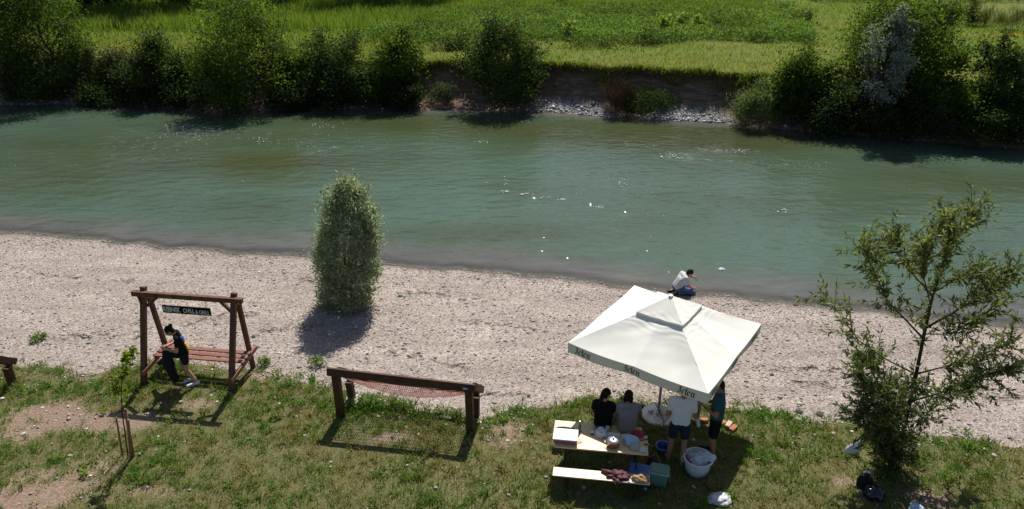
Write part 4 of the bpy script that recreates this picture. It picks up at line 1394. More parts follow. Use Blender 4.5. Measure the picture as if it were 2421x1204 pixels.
# ------------------------------------------------------------------ the swing seat
FLb, FRb = gp(338, 908), gp(545, 927)
BRb = gp(598, 870)
along = (FRb - FLb)
along.z = 0
Lw = along.length
along.normalize()
acr = Vector((-along.y, along.x, 0))
depth_ = max(0.75, min(1.1, (BRb - FRb).dot(acr)))
mid_ = depth_ * 0.5
topZ = onD(545, 700, FRb.y + acr.y * mid_).z
root = empty('swing_seat', (FLb + FRb) / 2, 'red brown wooden seat under a tall A frame at the edge of the grass', 'swing seat')
zf = min(FLb.z, FRb.z)


TH = topZ - zf


def sw(s, a_, z):
    """along the frame, across it, height"""
    p = FLb + along * (s + 0.22 * max(0.0, z) / TH) + acr * a_
    return Vector((p.x, p.y, zf + z))


for s in (0.0, Lw):
    MB().bar(sw(s, 0, -0.1), sw(s, mid_ * 0.9, TH + 0.13), 0.115, 0.1, acr).build('front_post', M['wood'], root)
    MB().bar(sw(s + 0.004, depth_, -0.1), sw(s + 0.004, mid_ + 0.085, TH - 0.2), 0.095, 0.09, acr).build('back_leg', M['wood'], root)
    MB().bar(sw(s + 0.105, -0.12, 0.38), sw(s + 0.105, depth_ + 0.02, 0.47), 0.05, 0.11).build('side_rail', M['wood_slat'], root)
MB().bar(sw(-0.22, mid_ * 0.9 - 0.1, TH), sw(Lw + 0.23, mid_ * 0.9 - 0.1, TH), 0.09, 0.115).build('top_beam', M['wood'], root)
for s, d in ((0.06, 1), (Lw - 0.06, -1)):
    MB().bar(sw(s, mid_ * 0.82, TH - 0.33), sw(s + d * 0.3, mid_ * 0.9 - 0.02, TH - 0.05), 0.055, 0.075).build('brace', M['wood'], root)
MB().bar(sw(-0.02, mid_ * 0.85 - 0.09, TH - 0.25), sw(-0.14, mid_ * 0.9 - 0.06, TH + 0.06), 0.05, 0.07).build('brace', M['wood'], root)
for k in range(3):
    a_ = depth_ * 0.42 + k * 0.16
    zz = 0.47 + 0.09 * (a_ + 0.12) / (depth_ + 0.14)
    MB().bar(sw(0.06, a_, zz), sw(Lw + 0.13, a_, zz), 0.12, 0.03).build('slat', M['wood_slat'], root)
for k, s in enumerate((0.1, Lw + 0.1)):
    MB().tube([sw(s, 0.02, 0.46), sw(s, -0.02, 0.46)], 0.012, 8).build('bolt', M['steel_dark'], root)

# the sign hanging under its beam
A, Bp = onD(389, 735, FLb.y + acr.y * mid_ * 0.9), onD(512, 738, FRb.y + acr.y * mid_ * 0.9)
c0 = (A + Bp) / 2
s0 = (c0 - FLb).dot(along)
cs = sw(s0, mid_ * 0.9 - 0.1, 0)
zc = onD(450, 734, cs.y).z
cs.z = zc
half = (onD(512, 740, cs.y) - onD(389, 733, cs.y)).length / 2
root = empty('hanging_sign', cs, 'long black board sign with white painted lettering hanging under the beam', 'sign')
MB().box(cs, along * half, acr * 0.012, Vector((0, 0, 0.095)), 0.004).build('board', M['sign_black'], root)
for s in (-0.85, 0.85):
    t = cs + along * half * s
    MB().tube([Vector((t.x, t.y, zc + 0.09)), Vector((t.x, t.y, zf + TH - 0.055))], 0.004, 5).build('chain', M['steel_dark'], root)


def text_part(body, w, h, origin, xdir, zdir, parent, mat):
    """word as a flat mesh, w wide and h tall, its lower left corner at origin"""
    cu = bpy.data.curves.new('lettering', 'FONT')
    cu.body = body
    cu.size = 1.0
    cu.resolution_u = 3
    cu.offset = 0.02
    t = bpy.data.objects.new('lettering', cu)
    me = t.to_mesh().copy()
    t.to_mesh_clear()
    bpy.data.objects.remove(t)
    bpy.data.curves.remove(cu)
    co = [v.co.copy() for v in me.vertices]
    x0, x1 = min(c.x for c in co), max(c.x for c in co)
    y0, y1 = min(c.y for c in co), max(c.y for c in co)
    o = world_of(parent)
    for v, c in zip(me.vertices, co):
        v.co = origin - o + xdir * ((c.x - x0) / (x1 - x0) * w) + zdir * ((c.y - y0) / (y1 - y0) * h)
    me.materials.clear()
    ob = link('lettering', me, mat, parent)
    sd = ob.modifiers.new('paint', 'SOLIDIFY')
    sd.thickness = 0.003
    return ob


zup = Vector((0, 0, 1))
front = -acr * 0.0165
o0 = cs - along * half + front
W_ = 2 * half
text_part('RIBNIK', W_ * 0.36, 0.135, o0 + along * (W_ * 0.02) + zup * -0.065, along, zup, root, M['paint_white'])
text_part('CHILL', W_ * 0.235, 0.115, o0 + along * (W_ * 0.435) + zup * -0.06, along, zup, root, M['paint_white'])
text_part('& GRILL', W_ * 0.29, 0.105, o0 + along * (W_ * 0.69) + zup * -0.07, along, zup, root, M['paint_white'])

# ------------------------------------------------------------------ the wooden frames with a net
nFL, nFR, nBL, nBR = gp(806, 982), gp(1112, 1020), gp(842, 946), gp(1131, 986)
al = nFR - nFL
al.z = 0
nL = al.length
al.normalize()
ac = Vector((-al.y, al.x, 0))
nd = 0.5 * ((nBL - nFL).dot(ac) + (nBR - nFR).dot(ac))
nd = max(0.5, min(0.8, nd))
hF = 0.5 * (onD(793, 873, nFL.y).z - nFL.z + onD(1112, 912, nFR.y).z - nFR.z)
hB = 0.5 * (onD(835, 900, nBL.y).z - nBL.z + onD(1131, 938, nBR.y).z - nBR.z)
hB = max(0.42, min(hB, hF - 0.35))
root = empty('net_lounger', (nFL + nFR) / 2, 'dark brown wooden lounging frame with red brown net between grass and gravel', 'lounger', 'wooden net loungers')


def nt_(s, a_, z):
    p = nFL + al * s + ac * a_
    g = nFL.z + (nFR.z - nFL.z) * s / nL
    return Vector((p.x, p.y, g + z))


net_post = []
for s in (0.0, nL):
    MB().bar(nt_(s, 0, -0.1), nt_(s, 0, hF - 0.07), 0.15, 0.15, ac).build('front_post', M['wood_dark'], root)
    MB().bar(nt_(s + (0.03 if s == 0 else -0.01), nd, -0.1), nt_(s, nd, hB - 0.07), 0.14, 0.14, ac).build('back_post', M['wood_dark'], root)
    MB().bar(nt_(s + (0.115 if s == 0 else 0.115), -0.045, hF + 0.02), nt_(s + (0.115 if s == 0 else 0.105), nd + 0.16, hB + 0.0), 0.075, 0.15).build('side_beam', M['wood_dark'], root)
MB().bar(nt_(-0.14, -0.085, hF), nt_(nL + 0.14, -0.085, hF), 0.07, 0.17, ac * 0.2 + zup).build('front_beam', M['wood_dark'], root)
MB().bar(nt_(-0.06, nd + 0.085, hB), nt_(nL + 0.06, nd + 0.085, hB), 0.06, 0.14, ac * 0.2 + zup).build('back_beam', M['wood_dark'], root)
c_ = nt_(nL - 0.05, -0.123, hF - 0.005)
MB().box(c_, al * 0.055, ac * 0.003, zup * 0.03, 0).build('blue_tag', M['blue_lid'], root)
MB().box(c_ + zup * -0.004 - ac * 0.004, al * 0.04, ac * 0.0015, zup * 0.013, 0).build('white_print', M['paint_white'], root)
mb = MB()


def netp(u, w):
    sag = math.sin(math.pi * w) * (0.2 + 0.14 * math.sin(math.pi * u)) * (0.35 + 0.65 * math.sin(math.pi * u) ** 0.6)
    return nt_(0.06 + (nL - 0.12) * u, 0.0 + (nd + 0.02) * w, hF - 0.06 + (hB - hF + 0.04) * w - sag)


nu, nw = 62, 15
for i in range(nu + 1):
    mb.tube([netp(i / nu, w / 8) for w in range(9)], 0.0045, 3, False)
for j in range(nw + 1):
    mb.tube([netp(u / 20, j / nw) for u in range(21)], 0.0047, 3, False)
mb.build('net', M['net'], root)
# the second one, cut off by the left edge
left = copy_tree(root)
left['label'] = 'dark brown wooden lounging frame mostly cut off by the left edge'
pl_ = gp(-18, 946)
left.location = Vector(root.location) + (pl_ - nFR) + Vector((0.0, 0, 0))
mb = MB()
mb.box(nt_(0.05, nd - 0.03, 0.0), al * 0.15, ac * 0.17, zup * 0.03, 0.012)
tag(rebase(mb.build('concrete_slab', M['concrete'])), 'pale concrete slab under the left back post of the net lounger', 'slab')

# ------------------------------------------------------------------ the parasol
uc = gp(1556, 980)
root = empty('parasol', uc, 'large square cream parasol with black lettering on its valance', 'parasol')
EZ, AZ, HD, UR = 2.04 + uc.z, 2.87 + uc.z, 2.045, math.radians(10)
corner = [Vector((math.cos(UR + math.pi / 2 * k) * HD, math.sin(UR + math.pi / 2 * k) * HD, 0)) + Vector((uc.x, uc.y, EZ)) for k in range(4)]
apex = Vector((uc.x, uc.y, AZ))


def canopy_pt(k, u, t, drop=0.0):
    """panel k, u across it 0..1, t from the apex 0 to the eave 1"""
    a_, b_ = corner[k], corner[(k + 1) % 4]
    p = apex.lerp(a_.lerp(b_, u), t)
    x4 = abs(math.sin(2 * math.pi * u)) * t
    sag = -0.075 * math.sin(math.pi * t) * (0.45 + 0.55 * x4) - 0.03 * x4 * t
    cu_ = math.exp(-((t - 0.36) / 0.12) ** 2)
    wr = (mnoise.noise(Vector((p.x * 1.3, p.y * 1.3, 3.0))) * 0.022 + mnoise.noise(Vector((p.x * 2.0 + p.y, p.y * 5, 7.0))) * 0.012) * math.sin(math.pi * min(t, 0.98)) + 0.004 * cu_ * math.sin(t * 90 + 3 * math.sin(u * 9))
    p.z += sag + wr - drop
    return p


GU, GT = 32, 36
mb = MB()
for k in range(4):
    g = []
    for j in range(GT + 1):
        t = 0.27 + 0.73 * j / GT
        g.append([canopy_pt(k, i / GU, t) for i in range(GU + 1)])
    mb.add([p for r_ in g for p in r_], [(j * (GU + 1) + i, j * (GU + 1) + i + 1, (j + 1) * (GU + 1) + i + 1, (j + 1) * (GU + 1) + i) for j in range(GT) for i in range(GU)])
can = mb.build('canopy', M['canvas'], root, False)
mb = MB()
for k in range(4):
    g = []
    for j in range(9):
        t = 0.0 + 0.335 * j / 8
        g.append([canopy_pt(k, i / 12, t) + Vector((0, 0, 0.035 + 0.02 * j / 8)) for i in range(13)])
    g.append([p + Vector((0, 0, -0.045)) for p in g[-1]])
    mb.add([p for r_ in g for p in r_], [(j * 13 + i, j * 13 + i + 1, (j + 1) * 13 + i + 1, (j + 1) * 13 + i) for j in range(9) for i in range(12)])
mb.build('vent_cap', M['canvas'], root, False)
MB().lathe(apex + Vector((0, 0, 0.05)), [(0.045, -0.02), (0.045, -0.005), (0.015, 0.004), (0.012, 0.012)], 12, True, True).build('finial', M['pole'], root)
VH = 0.225
val = None
mb = MB()
for k in range(4):
    a_, b_ = corner[k], corner[(k + 1) % 4]
    nrm = (b_ - a_).cross(zup).normalized()
    rows_ = []
    for j in range(4):
        rr_ = []
        for i in range(33):
            u = i / 32
            p = canopy_pt(k, u, 1.0)
            wv = 0.02 * math.sin(u * 17 + k * 2) * j / 3 * math.sin(math.pi * u)
            p = p + nrm * (wv - 0.03 * j / 3 * math.sin(math.pi * u)) + Vector((0, 0, -VH * j / 3))
            rr_.append(p)
        rows_.append(rr_)
    mb.add([p for r_ in rows_ for p in r_], [(j * 33 + i, (j + 1) * 33 + i, (j + 1) * 33 + i + 1, j * 33 + i + 1) for j in range(3) for i in range(32)])
val = mb.build('valance', M['canvas'], root, False)
for o in (can, val):
    so = o.modifiers.new('cloth_thickness', 'SOLIDIFY')
    so.thickness = 0.003

# blackletter word made of broad pen strokes
GL = {'J': (0.52, [[(0.02, 0.86), (0.16, 0.98), (0.34, 0.9), (0.5, 1.0)], [(0.34, 0.92), (0.3, 0.55), (0.36, 0.2), (0.22, 0.0), (0.02, 0.1)], [(0.12, 0.55), (0.28, 0.5)]]),
      'e': (0.44, [[(0.2, 0.66), (0.06, 0.5), (0.06, 0.14), (0.2, 0.0), (0.36, 0.12)], [(0.2, 0.66), (0.34, 0.52), (0.1, 0.34)]]),
      'l': (0.3, [[(0.12, 1.0), (0.1, 0.14), (0.24, 0.0)], [(0.0, 0.66), (0.24, 0.66)]]),
      'n': (0.56, [[(0.02, 0.58), (0.12, 0.66), (0.12, 0.08), (0.18, 0.0)], [(0.14, 0.5), (0.32, 0.66), (0.42, 0.54), (0.4, 0.06), (0.5, -0.06)]])}


def word_on_valance(k, u0, size, parent):
    a_, b_ = corner[k], corner[(k + 1) % 4]
    xd = (b_ - a_).normalized()
    nrm = xd.cross(zup).normalized()
    L_ = (b_ - a_).length
    mb2 = MB()
    pen = (0.065, 0.055)
    x = 0.0
    for ch in 'Jelen':
        wd, st = GL[ch]
        for pl2 in st:
            for (p, q) in zip(pl2[:-1], pl2[1:]):
                quad = [(p[0] - pen[0], p[1] - pen[1]), (q[0] - pen[0], q[1] - pen[1]), (q[0] + pen[0], q[1] + pen[1]), (p[0] + pen[0], p[1] + pen[1])]
                vs = []
                for (gx, gy) in quad:
                    u = u0 + (x + gx + 0.12 * gy) * size / L_
                    j = (VH - 0.045 - gy * size) / VH
                    pp = canopy_pt(k, min(max(u, 0), 1), 1.0)
                    wv = 0.02 * math.sin(u * 17 + k * 2) * j * math.sin(math.pi * u)
                    pp = pp + nrm * (wv - 0.03 * j * math.sin(math.pi * u) + 0.005) + Vector((0, 0, -VH * j))
                    vs.append(pp)
                mb2.add(vs, [(0, 1, 2, 3)])
        x += wd
    o = mb2.build('lettering', M['ink'], parent, False, False)
    return o


for k in (2, 3):
    for u0 in (0.055, 0.42, 0.8):
        word_on_valance(k, u0, 0.15, val)
MB().tube([uc + Vector((0, 0, 0.05)), Vector((uc.x, uc.y, AZ - 0.05))], 0.028, 14).build('pole', M['pole'], root, True)
MB().lathe(Vector((uc.x, uc.y, EZ + 0.15)), [(0.03, -0.06), (0.07, -0.05), (0.07, 0.05), (0.03, 0.06)], 12, True, True).build('hub', M['white_plastic'], root)
for k in range(4):
    for u in (0.0, 0.5):
        e_ = canopy_pt(k, u, 0.97, 0.02)
        MB().tube([apex - Vector((0, 0, 0.07)), canopy_pt(k, u, 0.5, 0.025), e_], 0.011, 5).build('rib', M['pole'], root)
        MB().tube([Vector((uc.x, uc.y, EZ + 0.15)), canopy_pt(k, u, 0.5, 0.035)], 0.009, 5).build('strut', M['pole'], root)
bc = gp(1555, 992)
bc = Vector((uc.x, uc.y - 0.05, uc.z))
MB().lathe(bc, [(0.36, 0.0), (0.37, 0.03), (0.35, 0.06), (0.12, 0.075), (0.05, 0.08), (0.045, 0.2), (0.03, 0.2)], 40, True, True).build('base_plate', M['base_white'], root)

# things on and by the parasol's base
p = bc + Vector((-0.17, 0.02, 0.075))
root = empty('blue_can', p, 'small blue and white can lying on the parasol base', 'can')
dv = Vector((0.8, 0.45, 0)).normalized()
MB().tube([p + Vector((0, 0, 0.035)) - dv * 0.06, p + Vector((0, 0, 0.035)) + dv * 0.055], 0.034, 14).build('body', M['bag_blue'], root, False)
MB().tube([p + Vector((0, 0, 0.035)) + dv * 0.0555, p + Vector((0, 0, 0.035)) + dv * 0.068], [0.03, 0.025], 14).build('cap', M['steel'], root)
B1, B2 = gp(1574, 1008), gp(1592, 990)
T1, T2 = onD(1550, 955, uc.y - 0.12), onD(1571, 942, uc.y - 0.02)
root = empty('grill_grate', (B1 + B2) / 2, 'dark wire grill grate leaning against the parasol pole', 'grill grate')
MB().tube([B1, B2, T2, T1, B1], 0.009, 6).build('frame', M['steel_dark'], root)
mb = MB()
for i in range(1, 26):
    mb.tube([B1.lerp(T1, i / 26), B2.lerp(T2, i / 26)], 0.0022, 4, False)
for i in range(1, 12):
    mb.tube([B1.lerp(B2, i / 12), T1.lerp(T2, i / 12)], 0.0022, 4, False)
mb.build('wire', M['steel_dark'], root)
p0, p1 = bc + Vector((-0.02, -0.03, 0.1)), gp(1568, 1010) + Vector((0, 0, 0.02))
mb = MB()
sd = Vector((0.03, 0.012, 0))
mb.tube([p0, p0.lerp(p1, 0.5) + sd * 0.5, p1 + sd * 0.3], [0.009, 0.009, 0.012], 6)
mb.tube([p0, p0.lerp(p1, 0.5) - sd * 0.5, p1 - sd * 0.3], [0.009, 0.009, 0.012], 6)
tag(rebase(mb.build('tongs', M['steel'])), 'long steel tongs propped on the edge of the parasol base', 'tongs')


# ------------------------------------------------------------------ table and benches
def board(root, fl, fr, width, thick, name):
    """plank whose near top edge runs from fl to fr"""
    xd = fr - fl
    xd.z = 0
    L_ = xd.length
    xd.normalize()
    yd = Vector((-xd.y, xd.x, 0))
    c = fl + xd * (L_ / 2) + yd * (width / 2) - zup * (thick / 2)
    MB().box(c, xd * (L_ / 2), yd * (width / 2), zup * (thick / 2), 0.006).build(name, M['beer_wood'], root)
    return xd, yd, L_


def trestle(root, fl, xd, yd, L_, width, ztop, inset):
    for s in (inset, L_ - inset):
        a_ = fl + xd * s + yd * 0.04
        b_ = fl + xd * s + yd * (width - 0.04)
        ga, gb = gzs(a_.x, a_.y), gzs(b_.x, b_.y)
        mb = MB()
        for (q, g_) in ((a_, ga), (b_, gb)):
            mb.bar(Vector((q.x, q.y, g_ - 0.03)), Vector((q.x, q.y, ztop - 0.032)), 0.03, 0.03, xd, 0.004)
        mb.bar(Vector((a_.x, a_.y, ga + 0.1)), Vector((b_.x, b_.y, gb + 0.1)), 0.024, 0.024, zup, 0.003)
        mb.bar(Vector((a_.x, a_.y, ztop - 0.048)), Vector((b_.x, b_.y, ztop - 0.048)), 0.026, 0.026, zup, 0.003)
        mb.build('leg', M['steel_dark'], root)
        sgn = 1 if s < L_ / 2 else -1
        md = (a_ + b_) / 2
        MB().tube([Vector((md.x, md.y, ga + 0.25)), Vector((md.x, md.y, ztop - 0.045)) + xd * sgn * 0.3], 0.008, 6).build('brace', M['steel_dark'], root)


TZ, BZ = 0.74, 0.44
tfl, tfr = at(1310, 1056, TZ), at(1533, 1076, TZ)
table = empty('beer_table', (tfl + tfr) / 2 * 1.0, 'long wooden folding table laden with bags and a copper pot', 'table')
table.location.z = gzs(table.location.x, table.location.y)
tx, ty, TL = board(table, tfl, tfr, 0.55, 0.028, 'tabletop')
trestle(table, tfl, tx, ty, TL, 0.55, TZ, 0.2)
BGp = 'wooden benches beside the table'
bfl, bfr = at(1306, 1124, BZ), at(1537, 1146, BZ)
bench = empty('bench', (bfl + bfr) / 2, 'near wooden bench with a maroon jacket lying on it', 'bench', BGp)
bench.location.z = gzs(bench.location.x, bench.location.y)
bx_, by_, BL = board(bench, bfl, bfr, 0.24, 0.026, 'seat')
trestle(bench, bfl, bx_, by_, BL, 0.24, BZ, 0.26)
kfl, kfr = at(1310, 1011, BZ), at(1519, 1030, BZ)
bench2 = empty('bench', (kfl + kfr) / 2, 'far wooden bench on which the two women sit', 'bench', BGp)
bench2.location.z = gzs(bench2.location.x, bench2.location.y)
kx, ky, KL = board(bench2, kfl, kfr, 0.24, 0.026, 'seat')
trestle(bench2, kfl, kx, ky, KL, 0.24, BZ, 0.26)


def crumple(c, r, seed, amp=0.25, freq=2.2, sub=4, flat=0.5, axes=None):
    """crumpled soft body resting on its flattened underside; c is the point it rests on"""
    mb = MB()
    bm = bmesh.new()
    bmesh.ops.create_icosphere(bm, subdivisions=sub, radius=1.0)
    bm.verts.index_update()
    vs = []
    X_, Y_ = axes if axes else (Vector((1, 0, 0)), Vector((0, 1, 0)))
    for v in bm.verts:
        q = v.co.copy()
        n1 = mnoise.noise(q * freq + Vector((seed * 3.1, 0, 0)))
        n2 = 1 - abs(mnoise.noise(q * freq * 2.1 + Vector((0, seed * 2.3, 0)))) * 2
        n3 = 1 - abs(mnoise.noise(q * freq * 4.3 + Vector((0, 0, seed * 1.7)))) * 2
        k = 1 + amp * (n1 * 1.2 + n2 * 0.5 + n3 * 0.16 - 0.4)
        q = q * k
        z = q.z * r[2]
        if z < 0:
            z *= flat * 0.35
        vs.append(c + X_ * (q.x * r[0]) + Y_ * (q.y * r[1]) + zup * (z + r[2] * flat * 0.3))
    fs = [tuple(v.index for v in f.verts) for f in bm.faces]
    bm.free()
    mb.add(vs, fs)
    return mb


def thing_mesh(mb, name, mat, label, cat, group=None, smooth=False):
    return tag(rebase(mb.build(name, mat, None, True)), label, cat, group)


TT = TZ + 0.001


def ont(px, py):
    return at(px, py, TT)


TXY = (tx, ty)
# lidded box at the left end
p = ont(1337, 1038)
root = empty('food_box', p, 'white lidded plastic box with pink sides at the left end of the table', 'box')
MB().box(p + zup * 0.045, tx * 0.22, ty * 0.15, zup * 0.043, 0.02).build('body', M['pink'], root)
MB().box(p + zup * 0.101, tx * 0.235, ty * 0.165, zup * 0.012, 0.01).build('lid', M['white_plastic'], root)
p = ont(1336, 1016)
thing_mesh(crumple(p + tx * 0.02, (0.22, 0.06, 0.04), 3, 0.2, axes=TXY), 'dark_strip', M['black_fab'], 'dark crumpled strip behind the white box on the table', 'cloth')  # low black strip along the back of the box
# pink bag handle by the box
p = ont(1364, 1043)
mb = MB()
mb.tube([p + zup * 0.01, p + tx * 0.06 + ty * 0.02 + zup * 0.03, p + tx * 0.09 - ty * 0.04 + zup * 0.008, p + tx * 0.02 - ty * 0.06 + zup * 0.006], 0.007, 6)
thing_mesh(mb, 'pink_strap', M['pink'], 'pink strap loop lying on the table beside the white box', 'strap')
# bottle
p = ont(1370, 1020)
root = empty('green_bottle', p, 'green glass bottle standing at the back of the table', 'bottle')
MB().lathe(p, [(0.03, 0), (0.032, 0.01), (0.032, 0.12), (0.03, 0.14), (0.013, 0.18), (0.012, 0.23)], 16, True, True).build('body', M['glass_green'], root, True)
MB().lathe(p + zup * 0.2305, [(0.014, 0), (0.014, 0.012)], 12, True, True).build('cap', M['steel'], root)
p = ont(1400, 1026)
root = empty('small_jar', p, 'small dark jar with pale lid in the middle of the table', 'jar')
MB().lathe(p, [(0.03, 0), (0.032, 0.01), (0.032, 0.035)], 14, True, True).build('body', M['shoe_dark'], root)
MB().lathe(p + zup * 0.0355, [(0.033, 0), (0.033, 0.013), (0.03, 0.016)], 14, True, True).build('lid', M['white_plastic'], root)
p = ont(1436, 1018)
root = empty('plastic_cup', p, 'small white plastic cup behind the white bag on the table', 'cup')
MB().lathe(p, [(0.025, 0), (0.035, 0.085), (0.033, 0.085), (0.023, 0.004)], 16).build('cup_wall', M['white_plastic'], root, True)
MB().lathe(p + zup * 0.085, [(0.034, -0.003), (0.0375, -0.001), (0.0375, 0.003), (0.034, 0.004)], 16, False).build('rim', M['white_plastic'], root, True)
thing_mesh(crumple(ont(1422, 1029), (0.13, 0.1, 0.12), 5, 0.42, 2.0, axes=TXY), 'plastic_bag', M['bag_white'], 'crumpled white plastic bag on the table left of the copper pot', 'bag', None)
p = ont(1451, 1033)
mb = MB()
g = []
for j in range(9):
    for i in range(11):
        q = p + tx * (-0.11 + 0.022 * i) + ty * (-0.075 + 0.02 * j)
        g.append(q + zup * (0.03 + 0.02 * mnoise.noise(q * 14)))
mb.add(g, [(j * 11 + i, j * 11 + i + 1, (j + 1) * 11 + i + 1, (j + 1) * 11 + i) for j in range(8) for i in range(10)])
o = thing_mesh(mb, 'paper_packet', M['bag_white'], 'flat white printed packet behind the copper pot', 'packet')
o.modifiers.new('thickness', 'SOLIDIFY').thickness = 0.02
# copper pot
p = ont(1449, 1054)
root = empty('copper_pot', p, 'copper coloured cooking pot with a shiny lid on the table', 'pot')
MB().lathe(p, [(0.1, 0), (0.112, 0.012), (0.115, 0.12), (0.118, 0.125), (0.11, 0.126), (0.108, 0.015)], 30).build('body', M['copper'], root, True)
MB().lathe(p + zup * 0.1265, [(0.12, 0), (0.115, 0.012), (0.07, 0.033), (0.02, 0.042)], 30, True, True).build('lid', M['steel'], root, True)
MB().lathe(p + zup * 0.169, [(0.012, 0), (0.012, 0.015), (0.024, 0.02), (0.024, 0.03), (0.01, 0.034)], 12, True, True).build('knob', M['steel'], root, True)
for sg in (-1, 1):
    e_ = p + tx * (0.116 * sg) + zup * 0.09
    MB().tube([e_ - ty * 0.035, e_ + tx * 0.035 * sg - ty * 0.03, e_ + tx * 0.035 * sg + ty * 0.03, e_ + ty * 0.035], 0.006, 6).build('handle', M['steel'], root)
thing_mesh(crumple(ont(1490, 1046), (0.15, 0.13, 0.14), 8, 0.25, 1.8, axes=TXY), 'plastic_bag', M['bag_blue'], 'full pale blue plastic bag right of the copper pot', 'bag')
thing_mesh(crumple(ont(1500, 1060), (0.1, 0.075, 0.1), 12, 0.22, 2.2, axes=TXY), 'clear_bag', M['bag_grey'], 'clear bag with brownish contents in front of the blue bag', 'bag')
thing_mesh(crumple(ont(1506, 1030), (0.13, 0.09, 0.1), 14, 0.3, 2.0, axes=TXY), 'red_bag', M['bag_red'], 'crumpled red bag at the back right of the table', 'bag')
thing_mesh(crumple(ont(1519, 1066), (0.065, 0.055, 0.06), 17, 0.35, 2.0, axes=TXY), 'small_plastic_bag', M['bag_white'], 'small crumpled white bag at the near right corner of the table', 'bag')
for (px, py, lb, nm, mt, dx) in [(1470, 1025, 'long dark spoon behind the bags on the table', 'spoon', 'steel_dark', 0.9), (1522, 1041, 'short dark knife at the right end of the table', 'knife', 'steel_dark', 0.9)]:
    p = ont(px, py)
    dd = (tx * dx + ty * 0.35).normalized()
    mb = MB()
    mb.bar(p - dd * 0.07 + zup * 0.006, p + dd * 0.01 + zup * 0.006, 0.016, 0.01, zup, 0.002)
    mb.box(p + dd * 0.05 + zup * 0.007, dd * 0.04, dd.cross(zup) * 0.012, zup * 0.003, 0.001)
    thing_mesh(mb, nm, M[mt], lb, nm)
p = ont(1527, 1052)
root = empty('lighter', p, 'small brown and white lighter at the right end of the table', 'lighter')
MB().box(p + zup * 0.012, tx * 0.03, ty * 0.012, zup * 0.011, 0.003).build('body', M['maroon'], root)
MB().box(p + tx * 0.043 + zup * 0.012, tx * 0.012, ty * 0.011, zup * 0.01, 0.002).build('tip', M['white_plastic'], root)
p = ont(1524, 1034)
thing_mesh(crumple(p, (0.045, 0.025, 0.02), 19, 0.2, axes=TXY), 'paper_napkin', M['white_plastic'], 'crumpled white napkin behind the knife on the table', 'napkin')

# on the near bench
BT = BZ + 0.001
p = at(1455, 1127, BT)
mb = crumple(p + bx_ * 0.05 + by_ * 0.02, (0.2, 0.12, 0.075), 21, 0.4, 2.2, axes=(bx_, by_))
mb.tube([p - bx_ * 0.04 + by_ * 0.02 + zup * 0.04, p - bx_ * 0.14 + by_ * 0.05 + zup * 0.045, p - bx_ * 0.26 + by_ * 0.1 + zup * 0.03], [0.05, 0.045, 0.03], 8)
mb.tube([p + bx_ * 0.02 - by_ * 0.1 + zup * 0.03, p + bx_ * 0.05 - by_ * 0.15 + zup * 0.0, p + bx_ * 0.05 - by_ * 0.165 - zup * 0.07], [0.04, 0.04, 0.03], 8)
thing_mesh(mb, 'maroon_jacket', M['maroon'], 'crumpled maroon jacket lying on the near bench', 'jacket')
p = at(1512, 1134, BT)
thing_mesh(crumple(p + bx_ * 0.02, (0.17, 0.09, 0.09), 24, 0.34, 1.7, axes=(bx_, by_)), 'tan_bag', M['tan'], 'crumpled tan cloth bag at the right end of the near bench', 'bag')
p = at(1494, 1136, BT)
MBp = MB().lathe(p, [(0.05, 0.0), (0.085, 0.012), (0.088, 0.016), (0.05, 0.006)], 20, True, True)
thing_mesh(MBp, 'white_plate', M['white_plastic'], 'white plate on the near bench between jacket and tan bag', 'plate')

# behind the bench: cooler, blue box, brown bag
p = gp(1556, 1143)
ca, cb_ = (tx * math.cos(0.15) + ty * -math.sin(0.15)), (ty * math.cos(0.15) + tx * math.sin(0.15))
root = empty('cooler', p, 'grey green picnic cooler with domed lid at the end of the bench', 'cooler')
mb = MB()
mb.box(p + zup * 0.15, ca * 0.17, cb_ * 0.12, zup * 0.155, 0.03)
for v in mb.v:
    k = 0.86 + 0.14 * (v.z - p.z) / 0.3
    v.x, v.y = p.x + (v.x - p.x) * k, p.y + (v.y - p.y) * k
mb.build('body', M['green_cool'], root)
MB().box(p + zup * 0.322, ca * 0.18, cb_ * 0.128, zup * 0.014, 0.008).build('rim', M['rim_pale'], root)
MB().box(p + zup * 0.365, ca * 0.168, cb_ * 0.118, zup * 0.028, 0.024).build('lid', M['green_lid'], root)
mb = MB()
h_ = p + zup * 0.3
mb.tube([h_ - ca * 0.183, h_ - ca * 0.19 - zup * 0.1, h_ - ca * 0.185 - zup * 0.12], 0.008, 6)
mb.tube([h_ + ca * 0.183, h_ + ca * 0.19 - zup * 0.1, h_ + ca * 0.185 - zup * 0.12], 0.008, 6)
mb.build('handle', M['rim_pale'], root)
p = gp(1511, 1140)
root = empty('blue_box', p, 'blue plastic storage box behind the near bench beside the cooler', 'box')
mb = MB()
mb.box(p + zup * 0.15, ca * 0.19, cb_ * 0.13, zup * 0.15, 0.03)
mb.build('body', M['blue_plastic'], root)
MB().box(p + zup * 0.313, ca * 0.205, cb_ * 0.145, zup * 0.012, 0.01).build('lid', M['blue_lid'], root)
p = gp(1541, 1112)
root = empty('brown_bag', p, 'dark red brown bag standing under the right end of the table', 'bag')
crumple(p, (0.13, 0.09, 0.3), 27, 0.12, 1.6).build('body', M['brown_bag'], root, True)
MB().tube([p + Vector((-0.02, 0, 0.35)), p + Vector((0.03, -0.04, 0.47)), p + Vector((0.1, -0.06, 0.33)), p + Vector((0.12, -0.06, 0.1))], 0.008, 6).build('strap', M['tan'], root)

